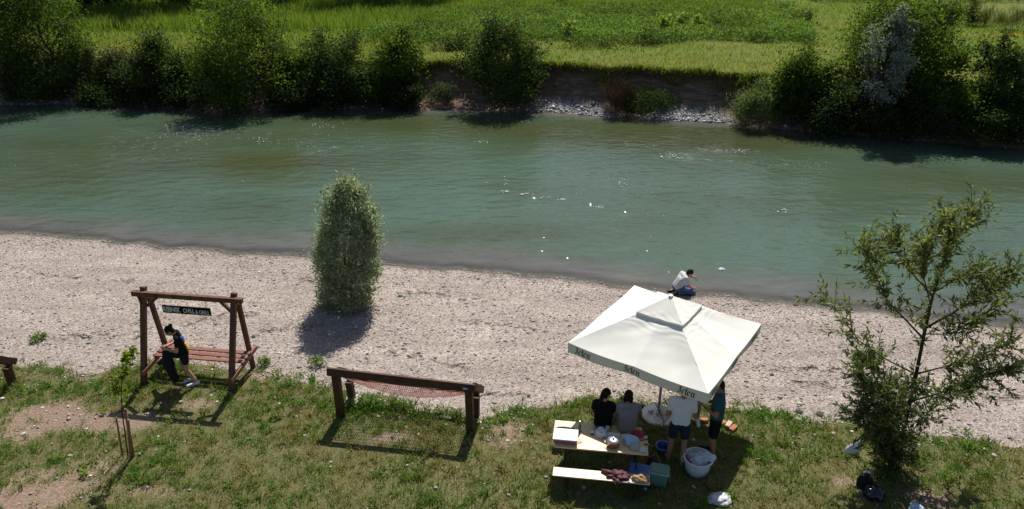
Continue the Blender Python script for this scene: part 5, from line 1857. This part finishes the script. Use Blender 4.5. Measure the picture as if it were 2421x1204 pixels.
# blue bowl, tub, loose bags
p = gp(1567, 1066)
root = empty('blue_bowl', p, 'dark blue plastic bowl on the grass beside the table', 'bowl')
MB().lathe(p, [(0.095, 0), (0.105, 0.01), (0.14, 0.13), (0.132, 0.13), (0.095, 0.014)], 28).build('bowl_wall', M['blue_plastic'], root, True)
MB().lathe(p + zup * 0.13, [(0.135, -0.004), (0.158, -0.002), (0.158, 0.004), (0.135, 0.006)], 28, False).build('rim', M['blue_lid'], root, True)
p = gp(1647, 1113)
root = empty('white_tub', p, 'large round white plastic tub with handles on the shaded grass', 'tub')
MB().lathe(p, [(0.205, 0), (0.22, 0.015), (0.262, 0.33), (0.25, 0.33), (0.208, 0.02)], 40).build('tub_wall', M['tub_white'], root, True)
MB().lathe(p + zup * 0.33, [(0.252, -0.012), (0.288, -0.01), (0.29, 0.004), (0.255, 0.008)], 40, False).build('rim', M['white_plastic'], root, True)
for sg in (-1, 1):
    e_ = p + Vector((0.285 * sg, 0.0, 0.3))
    MB().tube([e_ + Vector((0, -0.06, 0.02)), e_ + Vector((0.03 * sg, -0.05, -0.03)), e_ + Vector((0.03 * sg, 0.05, -0.03)), e_ + Vector((0, 0.06, 0.02))], 0.008, 6).build('handle', M['white_plastic'], root)
mb = crumple(p + Vector((0.03, 0.01, 0.2)), (0.19, 0.17, 0.18), 31, 0.3, 2.2)
mb2 = crumple(p + Vector((0.16, -0.02, 0.33)), (0.15, 0.11, 0.07), 33, 0.35, 2.4)
mb.add(mb2.v, mb2.f)
thing_mesh(mb, 'plastic_bag', M['bag_white'], 'white plastic bag stuffed into the round tub', 'bag')
mb = MB().tube([p + Vector((-0.15, 0.02, 0.1)), p + Vector((-0.17, 0.04, 0.42))], 0.012, 8)
mb.ball(p + Vector((-0.172, 0.042, 0.43)), 0.018, 2)
thing_mesh(mb, 'ladle', M['steel'], 'metal ladle handle rising from the left side of the tub', 'ladle')
thing_mesh(crumple(p + Vector((-0.14, 0.06, 0.22)), (0.08, 0.1, 0.08), 35, 0.2), 'meat_packet', M['pink'], 'pinkish packet at the left inside the tub', 'packet')
p = gp(1699, 1183)
thing_mesh(crumple(p, (0.22, 0.17, 0.1), 38, 0.3, 1.3), 'plastic_bag', M['bag_white'], 'white plastic bag lying alone on shaded grass near the bottom edge', 'bag')
# pale sheet caught on the grass
pts_ = [gp(1997, 1078), gp(2031, 1077), onD(2038, 1047, gp(2038, 1068).y), onD(2036, 1039, gp(2038, 1068).y), onD(2003, 1056, gp(1999, 1072).y), onD(1996, 1066, gp(1997, 1076).y)]
mb = MB()
cc = sum((Vector(q) for q in pts_), Vector()) / 6
ring1 = [cc.lerp(q, 0.55) + Vector((0, 0.006 * math.sin(i * 2.3), 0.004 * math.cos(i * 3))) for i, q in enumerate(pts_)]
vs = [cc + Vector((0, -0.012, 0.004))] + ring1 + pts_
fs = [(0, 1 + i, 1 + (i + 1) % 6) for i in range(6)] + [(1 + i, 7 + i, 7 + (i + 1) % 6, 1 + (i + 1) % 6) for i in range(6)]
mb.add(vs, fs)
o = thing_mesh(mb, 'pale_sheet', M['cloth_pale'], 'pale blue grey plastic sheet upright in the grass left of the young willow', 'sheet')
o.modifiers.new('thickness', 'SOLIDIFY').thickness = 0.006
# rucksack and dark bag under the willow
p = gp(2042, 1148)
root = empty('rucksack', p, 'black rucksack with pale mesh top lying under the young willow', 'rucksack')
crumple(p, (0.15, 0.12, 0.24), 41, 0.16, 1.7).build('body', M['black_fab'], root, True)
crumple(p + Vector((0.06, 0.05, 0.2)), (0.1, 0.07, 0.09), 42, 0.15, 1.7).build('top_pocket', M['grey_mesh'], root, True)
MB().tube([p + Vector((-0.1, -0.08, 0.08)), p + Vector((-0.15, -0.13, 0.18)), p + Vector((-0.06, -0.08, 0.3))], 0.014, 6).build('strap', M['black_fab'], root)
p = gp(2066, 1172)
thing_mesh(crumple(p, (0.19, 0.17, 0.17), 44, 0.2, 2.0), 'dark_plastic_bag', M['black_film'], 'shiny dark blue black plastic bag against the rucksack', 'bag', smooth=True)
thing_mesh(crumple(gp(2032, 1163), (0.035, 0.03, 0.04), 45, 0.25), 'white_cup', M['white_plastic'], 'crushed white cup on the grass beside the dark bag', 'cup')
p = gp(2166, 1206)
root = empty('blue_handled_bag', p, 'pale blue bag with blue loop handle cut by the bottom edge', 'bag')
crumple(p, (0.12, 0.1, 0.11), 47, 0.3, 2.0).build('body', M['bag_blue'], root)
MB().tube([p + Vector((0.03, 0, 0.08)), p + Vector((0.0, 0.02, 0.18)), p + Vector((-0.05, 0.03, 0.21))], 0.015, 6).build('handle', M['blue_lid'], root)
# bricks
for (px, py, ang_, mt, lb, el) in [(1662, 997, 0.2, 'brick', 'red brick half hidden behind the man in the teal shirt', 0), (1706, 1004, 0.35, 'brick', 'flat red brick just right of the teal shirted man', 0), (1722, 1009, 0.95, 'brick_pale', 'pale brick between two red ones', 0.02), (1733, 1016, 0.8, 'brick', 'red brick at the right end of the brick row', 0)]:
    p = gp(px, py)
    xd = Vector((math.cos(ang_), math.sin(ang_), 0))
    mb = MB().box(p + zup * (0.033 + el), xd * 0.1, xd.cross(zup) * 0.05, zup * 0.035, 0.006)
    tag(rebase(mb.build('brick', M[mt])), lb, 'brick', 'bricks lying on the grass')
# litter in the river and on the gravel
p = at(1706, 638, WATER_Z + 0.0)
thing_mesh(crumple(p, (0.1, 0.08, 0.05), 51, 0.35), 'floating_plastic', M['cloth_pale'], 'pale plastic litter floating in the river right of the kneeling man', 'litter')
p = gp(946, 701, -0.2)
thing_mesh(crumple(p, (0.06, 0.05, 0.05), 52, 0.3), 'green_wrapper', M['green_lid'], 'small green wrapper on the gravel right of the willow bush', 'litter')
# small weeds on the gravel edge
for i, (px, py, h, w, lb) in enumerate([(625, 866, 0.18, 0.3, 'small green weed on the gravel right of the swing seat'), (750, 866, 0.2, 0.35, 'small green weed behind the left end of the net lounger'), (92, 805, 0.12, 0.4, 'small dark weed alone on the left of the gravel')]):
    plant('weed', lb, 'plant', gp(px, py, -0.1), h, w, 260, 0.07, 0.025, M['weed'], 'mound', 130 + i, 'weeds on the gravel', 0.05, 14, 0.16, 4, upb=0.8, trunk_r=0.006)

# pale stones one can pick out in the grass, dark ones on the gravel
sm = []
for k in range(5):
    bm = bmesh.new()
    bmesh.ops.create_icosphere(bm, subdivisions=1, radius=1.0)
    for v in bm.verts:
        q = v.co
        v.co = q * (1 + 0.35 * mnoise.noise(q * 1.7 + Vector((k * 5.0, 0, 0))))
        v.co.z *= 0.5
    me = bpy.data.meshes.new('stone')
    bm.to_mesh(me)
    bm.free()
    me.materials.append(M['stone'])
    sm.append(me)
ST = [(375, 1033, 0.1), (167, 1078, 0.11), (437, 1045, 0.07), (370, 1064, 0.05), (250, 1118, 0.07), (55, 1027, 0.13), (585, 1038, 0.09), (660, 955, 0.08), (990, 1028, 0.09), (905, 977, 0.07), (895, 985, 0.07), (1027, 988, 0.08), (1055, 1005, 0.08), (1230, 962, 0.08), (1260, 1005, 0.07),
      (1200, 1043, 0.09), (782, 1093, 0.08), (1080, 1105, 0.06), (1875, 1048, 0.06), (1895, 1063, 0.06), (2060, 1025, 0.1), (2350, 1078, 0.13), (1970, 1025, 0.1), (1310, 958, 0.08), (1640, 1040, 0.09), (1443, 1093, 0.09), (1380, 1153, 0.13), (1640, 1152, 0.08), (720, 1030, 0.06), (545, 930, 0.07),
      (500, 935, 0.06), (640, 1010, 0.06), (700, 985, 0.06), (1140, 1015, 0.08), (1110, 1050, 0.07), (1030, 1075, 0.06), (960, 1010, 0.07), (620, 905, 0.06), (590, 985, 0.06), (2090, 1045, 0.07), (2240, 1050, 0.09), (1780, 1030, 0.06), (1850, 1065, 0.06), (100, 965, 0.08), (205, 1015, 0.07), (420, 1000, 0.06)]
stone_objs = []
for i, (px, py, d) in enumerate(ST):
    p = gp(px, py)
    o = link('stone', sm[i % 5])
    o.location = p + zup * (d * 0.08)
    o.scale = (d * random.uniform(0.45, 0.6), d * random.uniform(0.35, 0.5), d * random.uniform(0.4, 0.6))
    o.rotation_euler = (random.uniform(-0.2, 0.2), random.uniform(-0.2, 0.2), random.uniform(0, 6))
    tag(o, None, 'stone', 'pale stones in the lawn')
    stone_objs.append((o, 'pale stone in the grass', px, py))
me = sm[0].copy()
me.materials.clear()
me.materials.append(M['stone_dark'])
for i, (px, py, d) in enumerate([(1888, 974, 0.16), (1938, 980, 0.17), (1250, 937, 0.1), (712, 602, 0.13), (738, 606, 0.14), (868, 838, 0.08), (578, 784, 0.1), (600, 798, 0.1), (1825, 887, 0.11), (1530, 742, 0.1), (1880, 722, 0.14), (1640, 703, 0.1), (1130, 660, 0.1), (295, 578, 0.1), (160, 563, 0.1)]):
    p = gp(px, py, -0.2)
    o = link('dark_stone', me)
    o.location = p + zup * (d * 0.1)
    o.scale = (d * 0.6, d * 0.45, d * 0.6)
    o.rotation_euler = (0, 0, random.uniform(0, 6))
    tag(o, None, 'stone', 'dark stones on the gravel')
    stone_objs.append((o, 'dark stone on the gravel', px, py))

LM = [('the left front post of the swing seat', 338, 908), ('the right front post of the swing seat', 545, 927), ('the left front post of the net lounger', 806, 982), ('the right front post of the net lounger', 1112, 1020), ('the sapling stakes', 303, 1082),
      ('the left end of the table', 1318, 1090), ('the near bench', 1400, 1150), ('the bricks', 1712, 1010), ('the white tub', 1648, 1110), ('the pale sheet', 2015, 1075), ('the foot of the young willow', 2122, 1112), ('the lone white bag', 1699, 1183),
      ('the frame cut by the left edge', 12, 940), ('the willow bush', 822, 722), ('the kneeling man', 1612, 694), ('the parasol base', 1556, 985)]
ORD = ['the {} nearest {}', 'the {} second nearest {}', 'the {} third nearest {}', 'the {} fourth nearest {}', 'the {} fifth nearest {}', 'the {} sixth nearest {}', 'the {} seventh nearest {}', 'the {} eighth nearest {}', 'the {} ninth nearest {}', 'the {} tenth nearest {}']
near_lm = {}
for o, what, px, py in stone_objs:
    q = at(px, py)
    ds = sorted(((at(a_, b_) - q).length, n_) for n_, a_, b_ in LM)
    near_lm.setdefault((what, ds[0][1]), []).append((ds[0][0], o))
for (what, n_), l_ in near_lm.items():
    for k, (d, o) in enumerate(sorted(l_, key=lambda t: t[0])):
        o['label'] = ORD[min(k, 9)].format(what, n_)


# ------------------------------------------------------------------ people
def remesh(o, vox=0.011, smooth_it=3):
    r_ = o.modifiers.new('one_surface', 'REMESH')
    r_.mode = 'VOXEL'
    r_.voxel_size = vox
    r_.use_smooth_shade = True
    s_ = o.modifiers.new('soft', 'SMOOTH')
    s_.iterations = smooth_it
    s_.factor = 0.5
    return o


def L3(a_, b_, t):
    return Vector(a_).lerp(Vector(b_), t)


def stand(s=1.0):
    J = dict(pel=(0, 0, 0.95), chest=(0, 0.0, 1.25), neck=(0, 0.0, 1.49), head=(0, 0.035, 1.635), face=(0, 1, -0.05),
             shL=(-0.185, -0.005, 1.425), shR=(0.185, -0.005, 1.425), elL=(-0.25, -0.03, 1.14), elR=(0.25, -0.03, 1.14), wrL=(-0.24, 0.1, 0.91), wrR=(0.24, 0.1, 0.91),
             hiL=(-0.09, 0, 0.9), hiR=(0.09, 0, 0.9), knL=(-0.11, 0.02, 0.49), knR=(0.11, 0.02, 0.49), anL=(-0.12, -0.01, 0.085), anR=(0.12, -0.01, 0.085),
             toL=(-0.14, 0.16, 0.03), toR=(0.14, 0.16, 0.03))
    return {k: (Vector(v) if k == 'face' else Vector(v) * s) for k, v in J.items()}


def person(label, loc, rz, J, skin, top, bottom, shoe, hair='short', sleeve=0.55, short=0.62, group='people at the riverside', build=1.0, extra=None):
    root = empty('person', (0, 0, 0), label, 'person', group)
    f = Vector(J['face']).normalized()
    h = J['head']
    side = f.cross(zup)
    side = side.normalized() if side.length > 0.05 else Vector((1, 0, 0))
    upv = side.cross(f).normalized()
    rot = Matrix((side, f, upv)).transposed()
    b = build
    mb = MB()
    pel, ch = J['pel'], J['chest']
    sL, sR = Vector(J['shL']), Vector(J['shR'])
    lat = (sR - sL).normalized()
    hl = (J['hiR'] - J['hiL']).normalized()

    def torso(m, g):
        for s_ in (-1, 1):
            p_ = pel + hl * (0.065 * s_)
            c_ = ch + lat * (0.085 * s_)
            sh = sL if s_ < 0 else sR
            m.cap(p_, 0.102 * b + g, c_, 0.1 * b + g)
            m.cap(c_, 0.098 * b + g, L3(sh, c_, 0.12), 0.06 * b + g)
        m.cap(pel - hl * 0.06, 0.1 * b + g, pel + hl * 0.06, 0.1 * b + g)
        m.cap(L3(sL, sR, 0.12), 0.058 + g, L3(sL, sR, 0.88), 0.058 + g)
        m.cap(L3(pel, ch, 0.1), 0.11 * b + g, ch, 0.11 * b + g)
    torso(mb, 0.0)
    mb.cap(L3(sL, sR, 0.5) - Vector((0, 0, 0.02)), 0.062, J['neck'] + (h - J['neck']) * 0.35, 0.05)
    mb.ball(h, (0.073, 0.092, 0.108), 3, rot)
    mb.ball(h + rot @ Vector((0, 0.035, -0.055)), (0.055, 0.06, 0.06), 2, rot)
    mb.cap(h + rot @ Vector((0, 0.088, 0.012)), 0.011, h + rot @ Vector((0, 0.108, -0.022)), 0.017)
    for s_ in (-1, 1):
        mb.ball(h + rot @ Vector((0.076 * s_, -0.005, -0.005)), (0.012, 0.022, 0.032), 2, rot)
    for q in 'LR':
        sh, el, wr = J['sh' + q], J['el' + q], J['wr' + q]
        mb.cap(sh, 0.052 * b, el, 0.039 * b)
        mb.cap(el, 0.039 * b, wr, 0.027)
        d = (wr - el).normalized()
        hd = J.get('hand' + q)
        d = Vector(hd).normalized() if hd is not None else d
        palm = wr + d * 0.075
        sd_ = d.cross(Vector((0.2, 0.9, 0.3))).normalized()
        dn = d.cross(sd_).normalized()
        for k in range(4):
            o_ = sd_ * (-0.027 + 0.018 * k)
            mb.cap(wr + d * 0.012 + o_ * 0.6, 0.016, palm + o_, 0.0145, 8)
            fl = (0.062, 0.075, 0.07, 0.052)[k]
            m1 = palm + o_ + d * fl * 0.5 + dn * 0.008
            mb.cap(palm + o_, 0.011, m1, 0.0095, 8)
            mb.cap(m1, 0.0095, m1 + (d * 0.75 + dn * 0.6).normalized() * fl * 0.5, 0.0085, 8)
        th = wr + d * 0.03 - sd_ * 0.02
        mb.cap(th, 0.014, th + (d - sd_ * 0.9 + dn * 0.4).normalized() * 0.045, 0.011, 8)
        mb.cap(th + (d - sd_ * 0.9 + dn * 0.4).normalized() * 0.045, 0.011, th + (d * 1.3 - sd_ * 0.5 + dn * 0.7).normalized() * 0.075, 0.009, 8)
        hi, kn, an, to = J['hi' + q], J['kn' + q], J['an' + q], J['to' + q]
        mb.cap(hi, 0.086 * b, kn, 0.056 * b)
        m1 = L3(kn, an, 0.3)
        mb.cap(kn, 0.055 * b, m1, 0.056 * b)
        mb.cap(m1, 0.056 * b, an, 0.037)
        mb.cap(an - (an - kn).normalized() * -0.03, 0.036, to, 0.028)
    remesh(mb.build('body', skin, root), 0.0095, 2)
    for s_ in (-1, 1):
        MB().ball(h + rot @ Vector((0.032 * s_, 0.083, 0.012)), 0.011, 1).build('eye', M['eye'], root)
    MB().ball(h + rot @ Vector((0, 0.092, -0.052)), (0.022, 0.008, 0.007), 1, rot).build('mouth', M['lips'], root)
    # shirt
    if top is not None:
        mb = MB()
        torso(mb, 0.016)
        for q in 'LR':
            mb.cap(J['sh' + q], 0.067 * b, L3(J['sh' + q], J['el' + q], sleeve), 0.06 * b)
        remesh(mb.build('shirt', top, root), 0.013, 3)
    # shorts or trousers
    if bottom is not None:
        mb = MB()
        mb.cap(pel - hl * 0.065 - Vector((0, 0, 0.01)), 0.119 * b, pel + hl * 0.065 - Vector((0, 0, 0.01)), 0.119 * b)
        for q in 'LR':
            if short <= 1:
                mb.cap(J['hi' + q], 0.108 * b, L3(J['hi' + q], J['kn' + q], short), 0.09 * b)
            else:
                mb.cap(J['hi' + q], 0.105 * b, J['kn' + q], 0.072 * b)
                mb.cap(J['kn' + q], 0.072 * b, L3(J['kn' + q], J['an' + q], short - 1), 0.056 * b)
        remesh(mb.build('shorts' if short <= 1 else 'trousers', bottom, root), 0.013, 3)
    if shoe is not None:
        for q in 'LR':
            an, to = J['an' + q], J['to' + q]
            d = (to - an)
            mb = MB()
            mb.cap(an + Vector((0, 0, -0.03)) - d.normalized() * 0.035, 0.047, to + d.normalized() * 0.02, 0.04)
            mb.cap(an + Vector((0, 0, 0.0)), 0.047, an + Vector((0, 0, -0.03)), 0.047)
            remesh(mb.build('shoe', shoe, root), 0.01, 2)
    mb = MB()
    mb.ball(h + rot @ Vector((0, -0.016, 0.02)), (0.083, 0.096, 0.106), 3, rot)
    mb.ball(h + rot @ Vector((0, -0.04, -0.03)), (0.076, 0.06, 0.075), 2, rot)
    if hair == 'bun':
        mb.ball(h + rot @ Vector((0, -0.115, 0.07)), 0.045, 2)
    elif hair == 'tail':
        q0 = h + rot @ Vector((0, -0.1, 0.02))
        mb.cap(q0, 0.036, q0 + Vector((-0.02, -0.05, -0.12)), 0.036)
        mb.cap(q0 + Vector((-0.02, -0.05, -0.12)), 0.036, q0 + Vector((-0.05, -0.065, -0.34)), 0.02)
    elif hair == 'bob':
        for s_ in (-1, 1):
            mb.ball(h + rot @ Vector((0.055 * s_, -0.03, -0.055)), (0.045, 0.06, 0.075), 2, rot)
        mb.ball(h + rot @ Vector((0, -0.03, 0.04)), (0.092, 0.1, 0.1), 2, rot)
    remesh(mb.build('hair', M['hair'], root), 0.009, 2)
    if extra:
        extra(root, J)
    root.location = loc
    root.rotation_euler = (0, 0, rz)
    return root


def V3(*a_):
    return Vector(a_)


# woman bending over her bag at the swing seat, facing left
J = stand(0.96)
J.update(pel=V3(0, 0.0, 0.88), chest=V3(0, 0.045, 1.14), neck=V3(0, 0.1, 1.36), head=V3(0, 0.19, 1.46), face=V3(0, 0.85, -0.65), shL=V3(-0.17, 0.07, 1.31), shR=V3(0.17, 0.07, 1.31),
         elL=V3(-0.24, 0.12, 1.04), elR=V3(0.24, 0.1, 1.04), wrL=V3(-0.08, 0.32, 1.07), wrR=V3(0.09, 0.31, 1.05), hiL=V3(-0.085, 0, 0.85), hiR=V3(0.085, 0, 0.85), knL=V3(-0.1, 0.02, 0.46), knR=V3(0.09, 0.1, 0.46),
         anL=V3(-0.1, -0.12, 0.085), anR=V3(0.1, -0.06, 0.085), toL=V3(-0.1, 0.05, 0.03), toR=V3(0.1, 0.11, 0.03))


def back_panel(root, J):
    mb = MB()
    mb.cap(V3(-0.045, -0.055, 0.95), 0.065, V3(-0.04, -0.03, 1.08), 0.062)
    mb.cap(V3(-0.01, -0.055, 0.95), 0.065, V3(-0.01, -0.03, 1.08), 0.062)
    remesh(mb.build('yellow_back_panel', M['yellow'], root), 0.013, 2)
    mb = MB()
    mb.cap(V3(-0.04, -0.015, 1.15), 0.06, V3(-0.05, 0.01, 1.25), 0.055)
    remesh(mb.build('blue_back_panel', M['blue_fab'], root), 0.013, 2)


wp = gp(452, 908)
person('woman in black top with yellow back bending over a bag at the swing seat', wp, math.radians(114), J, M['skin'], M['tee_black'], M['black_fab'], M['shoe_white'], 'bun', short=0.5, build=0.88, extra=back_panel)
# the black bag she holds
hp = wp + Vector((-0.36, -0.06, 0))
mb = MB()
mb.cap(hp + V3(0, 0, 0.96), 0.07, hp + V3(0.0, -0.02, 0.6), 0.14)
mb.cap(hp + V3(0.0, -0.02, 0.6), 0.13, hp + V3(0.1, -0.06, 0.22), 0.085)
mb.cap(hp + V3(-0.05, 0.02, 0.72), 0.08, hp + V3(-0.28, 0.12, 0.52), 0.05)
mb.cap(hp + V3(0.03, 0.02, 0.85), 0.09, hp + V3(0.25, 0.05, 0.8), 0.08)
o = remesh(mb.build('black_bag', M['black_fab']), 0.016, 3)
tag(rebase(o), 'long black bag hanging from the hands of the bending woman', 'bag')

# two seated women
def sit(tw=0.0):
    J = stand(0.95)
    J.update(pel=V3(0, 0.0, 0.555), chest=V3(0, 0.03, 0.85), neck=V3(0, 0.05, 1.08), head=V3(0, 0.09, 1.21), face=V3(0, 1, -0.15), shL=V3(-0.17, 0.03, 1.02), shR=V3(0.17, 0.03, 1.02),
             elL=V3(-0.23, 0.06, 0.76), elR=V3(0.23, 0.08, 0.76), wrL=V3(-0.12, 0.27, 0.66), wrR=V3(0.13, 0.27, 0.66), hiL=V3(-0.09, 0.02, 0.53), hiR=V3(0.09, 0.02, 0.53), knL=V3(-0.11, 0.42, 0.5), knR=V3(0.11, 0.42, 0.5),
             anL=V3(-0.1, 0.4, 0.085), anR=V3(0.1, 0.4, 0.085), toL=V3(-0.11, 0.56, 0.03), toR=V3(0.11, 0.56, 0.03))
    return J


def bench_spot(px):
    q = at(px, 1012, BZ)
    s_ = (q - kfl).dot(kx)
    p = kfl + kx * s_ + ky * 0.12
    return Vector((p.x, p.y, BZ - 0.44))


J = sit()
J.update(face=V3(0.75, 0.65, -0.1), head=V3(0.03, 0.1, 1.215))
person('woman in black tee and denim shorts with long ponytail sitting on the far bench', bench_spot(1424), math.radians(-14), J, M['skin'], M['tee_black'], M['denim'], M['shoe_white'], 'tail', short=0.7, build=0.92)
J = sit()
J.update(face=V3(0.25, 1, -0.2), elR=V3(0.26, 0.14, 0.78), wrR=V3(0.24, 0.34, 0.68))
person('woman in grey tee with short dark hair sitting on the far bench', bench_spot(1481), math.radians(-6), J, M['skin_tan'], M['tee_grey'], M['tee_grey'], M['shoe_dark'], 'bob', short=0.7, build=1.0)

# man in the white tee
J = stand(1.06)
J.update(elL=V3(-0.26, 0.0, 1.13), elR=V3(0.26, 0.03, 1.13), wrL=V3(-0.12, 0.24, 1.06), wrR=V3(0.22, 0.24, 1.0), anL=V3(-0.15, 0.03, 0.085), knL=V3(-0.13, 0.03, 0.49), toL=V3(-0.2, 0.19, 0.03), anR=V3(0.11, -0.06, 0.085), toR=V3(0.13, 0.11, 0.03), face=V3(0.3, 1, -0.25))
pw = gp(1597, 1095)
person('man in white tee and navy shorts seen from behind under the parasol', pw, math.radians(-12), J, M['skin_tan'], M['tee_white'], M['navy'], None, 'short', short=0.62, build=0.96)
# man in khaki shorts beyond
J = stand(1.0)
J.update(wrL=V3(-0.12, 0.26, 1.05), wrR=V3(0.12, 0.26, 1.05), elL=V3(-0.25, 0.02, 1.14), elR=V3(0.25, 0.02, 1.14))
pk = gp(1634, 996)
person('man in khaki shorts mostly hidden behind the parasol edge and the man in white', pk, math.radians(170), J, M['skin_tan'], M['tee_grey'], M['khaki'], M['shoe_white'], 'short', short=0.85, build=1.0)
# man in the teal tee with a phone
J = stand(1.02)
J.update(elL=V3(-0.25, 0.02, 1.13), elR=V3(0.25, 0.02, 1.13), wrL=V3(-0.07, 0.3, 1.2), wrR=V3(0.06, 0.3, 1.17), face=V3(0, 1, -0.45), anL=V3(-0.1, -0.04, 0.085), toL=V3(-0.12, 0.12, 0.03), anR=V3(0.12, 0.06, 0.085), toR=V3(0.14, 0.22, 0.03))
pt = gp(1681, 1075)
person('man in teal tee and black shorts looking at a phone under the parasol corner', pt, math.radians(72), J, M['skin_tan'], M['tee_teal'], M['tee_black'], M['shoe_dark'], 'short', short=0.8, build=1.1)
rm = Matrix.Rotation(math.radians(72), 3, 'Z')
c_ = pt + rm @ V3(0, 0.4, 1.26)
mb = MB().box(c_, rm @ V3(0.036, 0, 0), rm @ V3(0, 0.03, 0.06).normalized() * 0.072, rm @ V3(0, -0.06, 0.03).normalized() * 0.005, 0.003)
tag(rebase(mb.build('phone', M['shoe_dark'])), 'dark phone held by the man in the teal tee', 'phone')

# man kneeling at the water's edge, facing right
J = stand(0.98)
J.update(pel=V3(0, -0.15, 0.24), chest=V3(0, -0.03, 0.46), neck=V3(0, 0.1, 0.61), head=V3(0, 0.2, 0.66), face=V3(0, 0.75, -0.75), shL=V3(-0.17, 0.03, 0.58), shR=V3(0.17, 0.03, 0.58),
         elL=V3(-0.2, 0.27, 0.47), elR=V3(0.2, 0.14, 0.32), wrL=V3(-0.14, 0.45, 0.42), wrR=V3(0.08, 0.34, 0.2), handL=V3(0, 0.5, -0.8), hiL=V3(-0.1, -0.11, 0.22), hiR=V3(0.1, -0.11, 0.22), knL=V3(-0.14, 0.3, 0.09), knR=V3(0.14, 0.3, 0.09),
         anL=V3(-0.1, -0.17, 0.09), anR=V3(0.1, -0.17, 0.09), toL=V3(-0.1, -0.33, 0.05), toR=V3(0.1, -0.33, 0.05))
person('man in light grey tee and blue shorts kneeling at the water edge with bowed head', gp(1610, 694, -0.45), math.radians(-82), J, M['skin'], M['tee_light'], M['denim'], M['shoe_dark'], 'short', short=1.0, build=1.0)
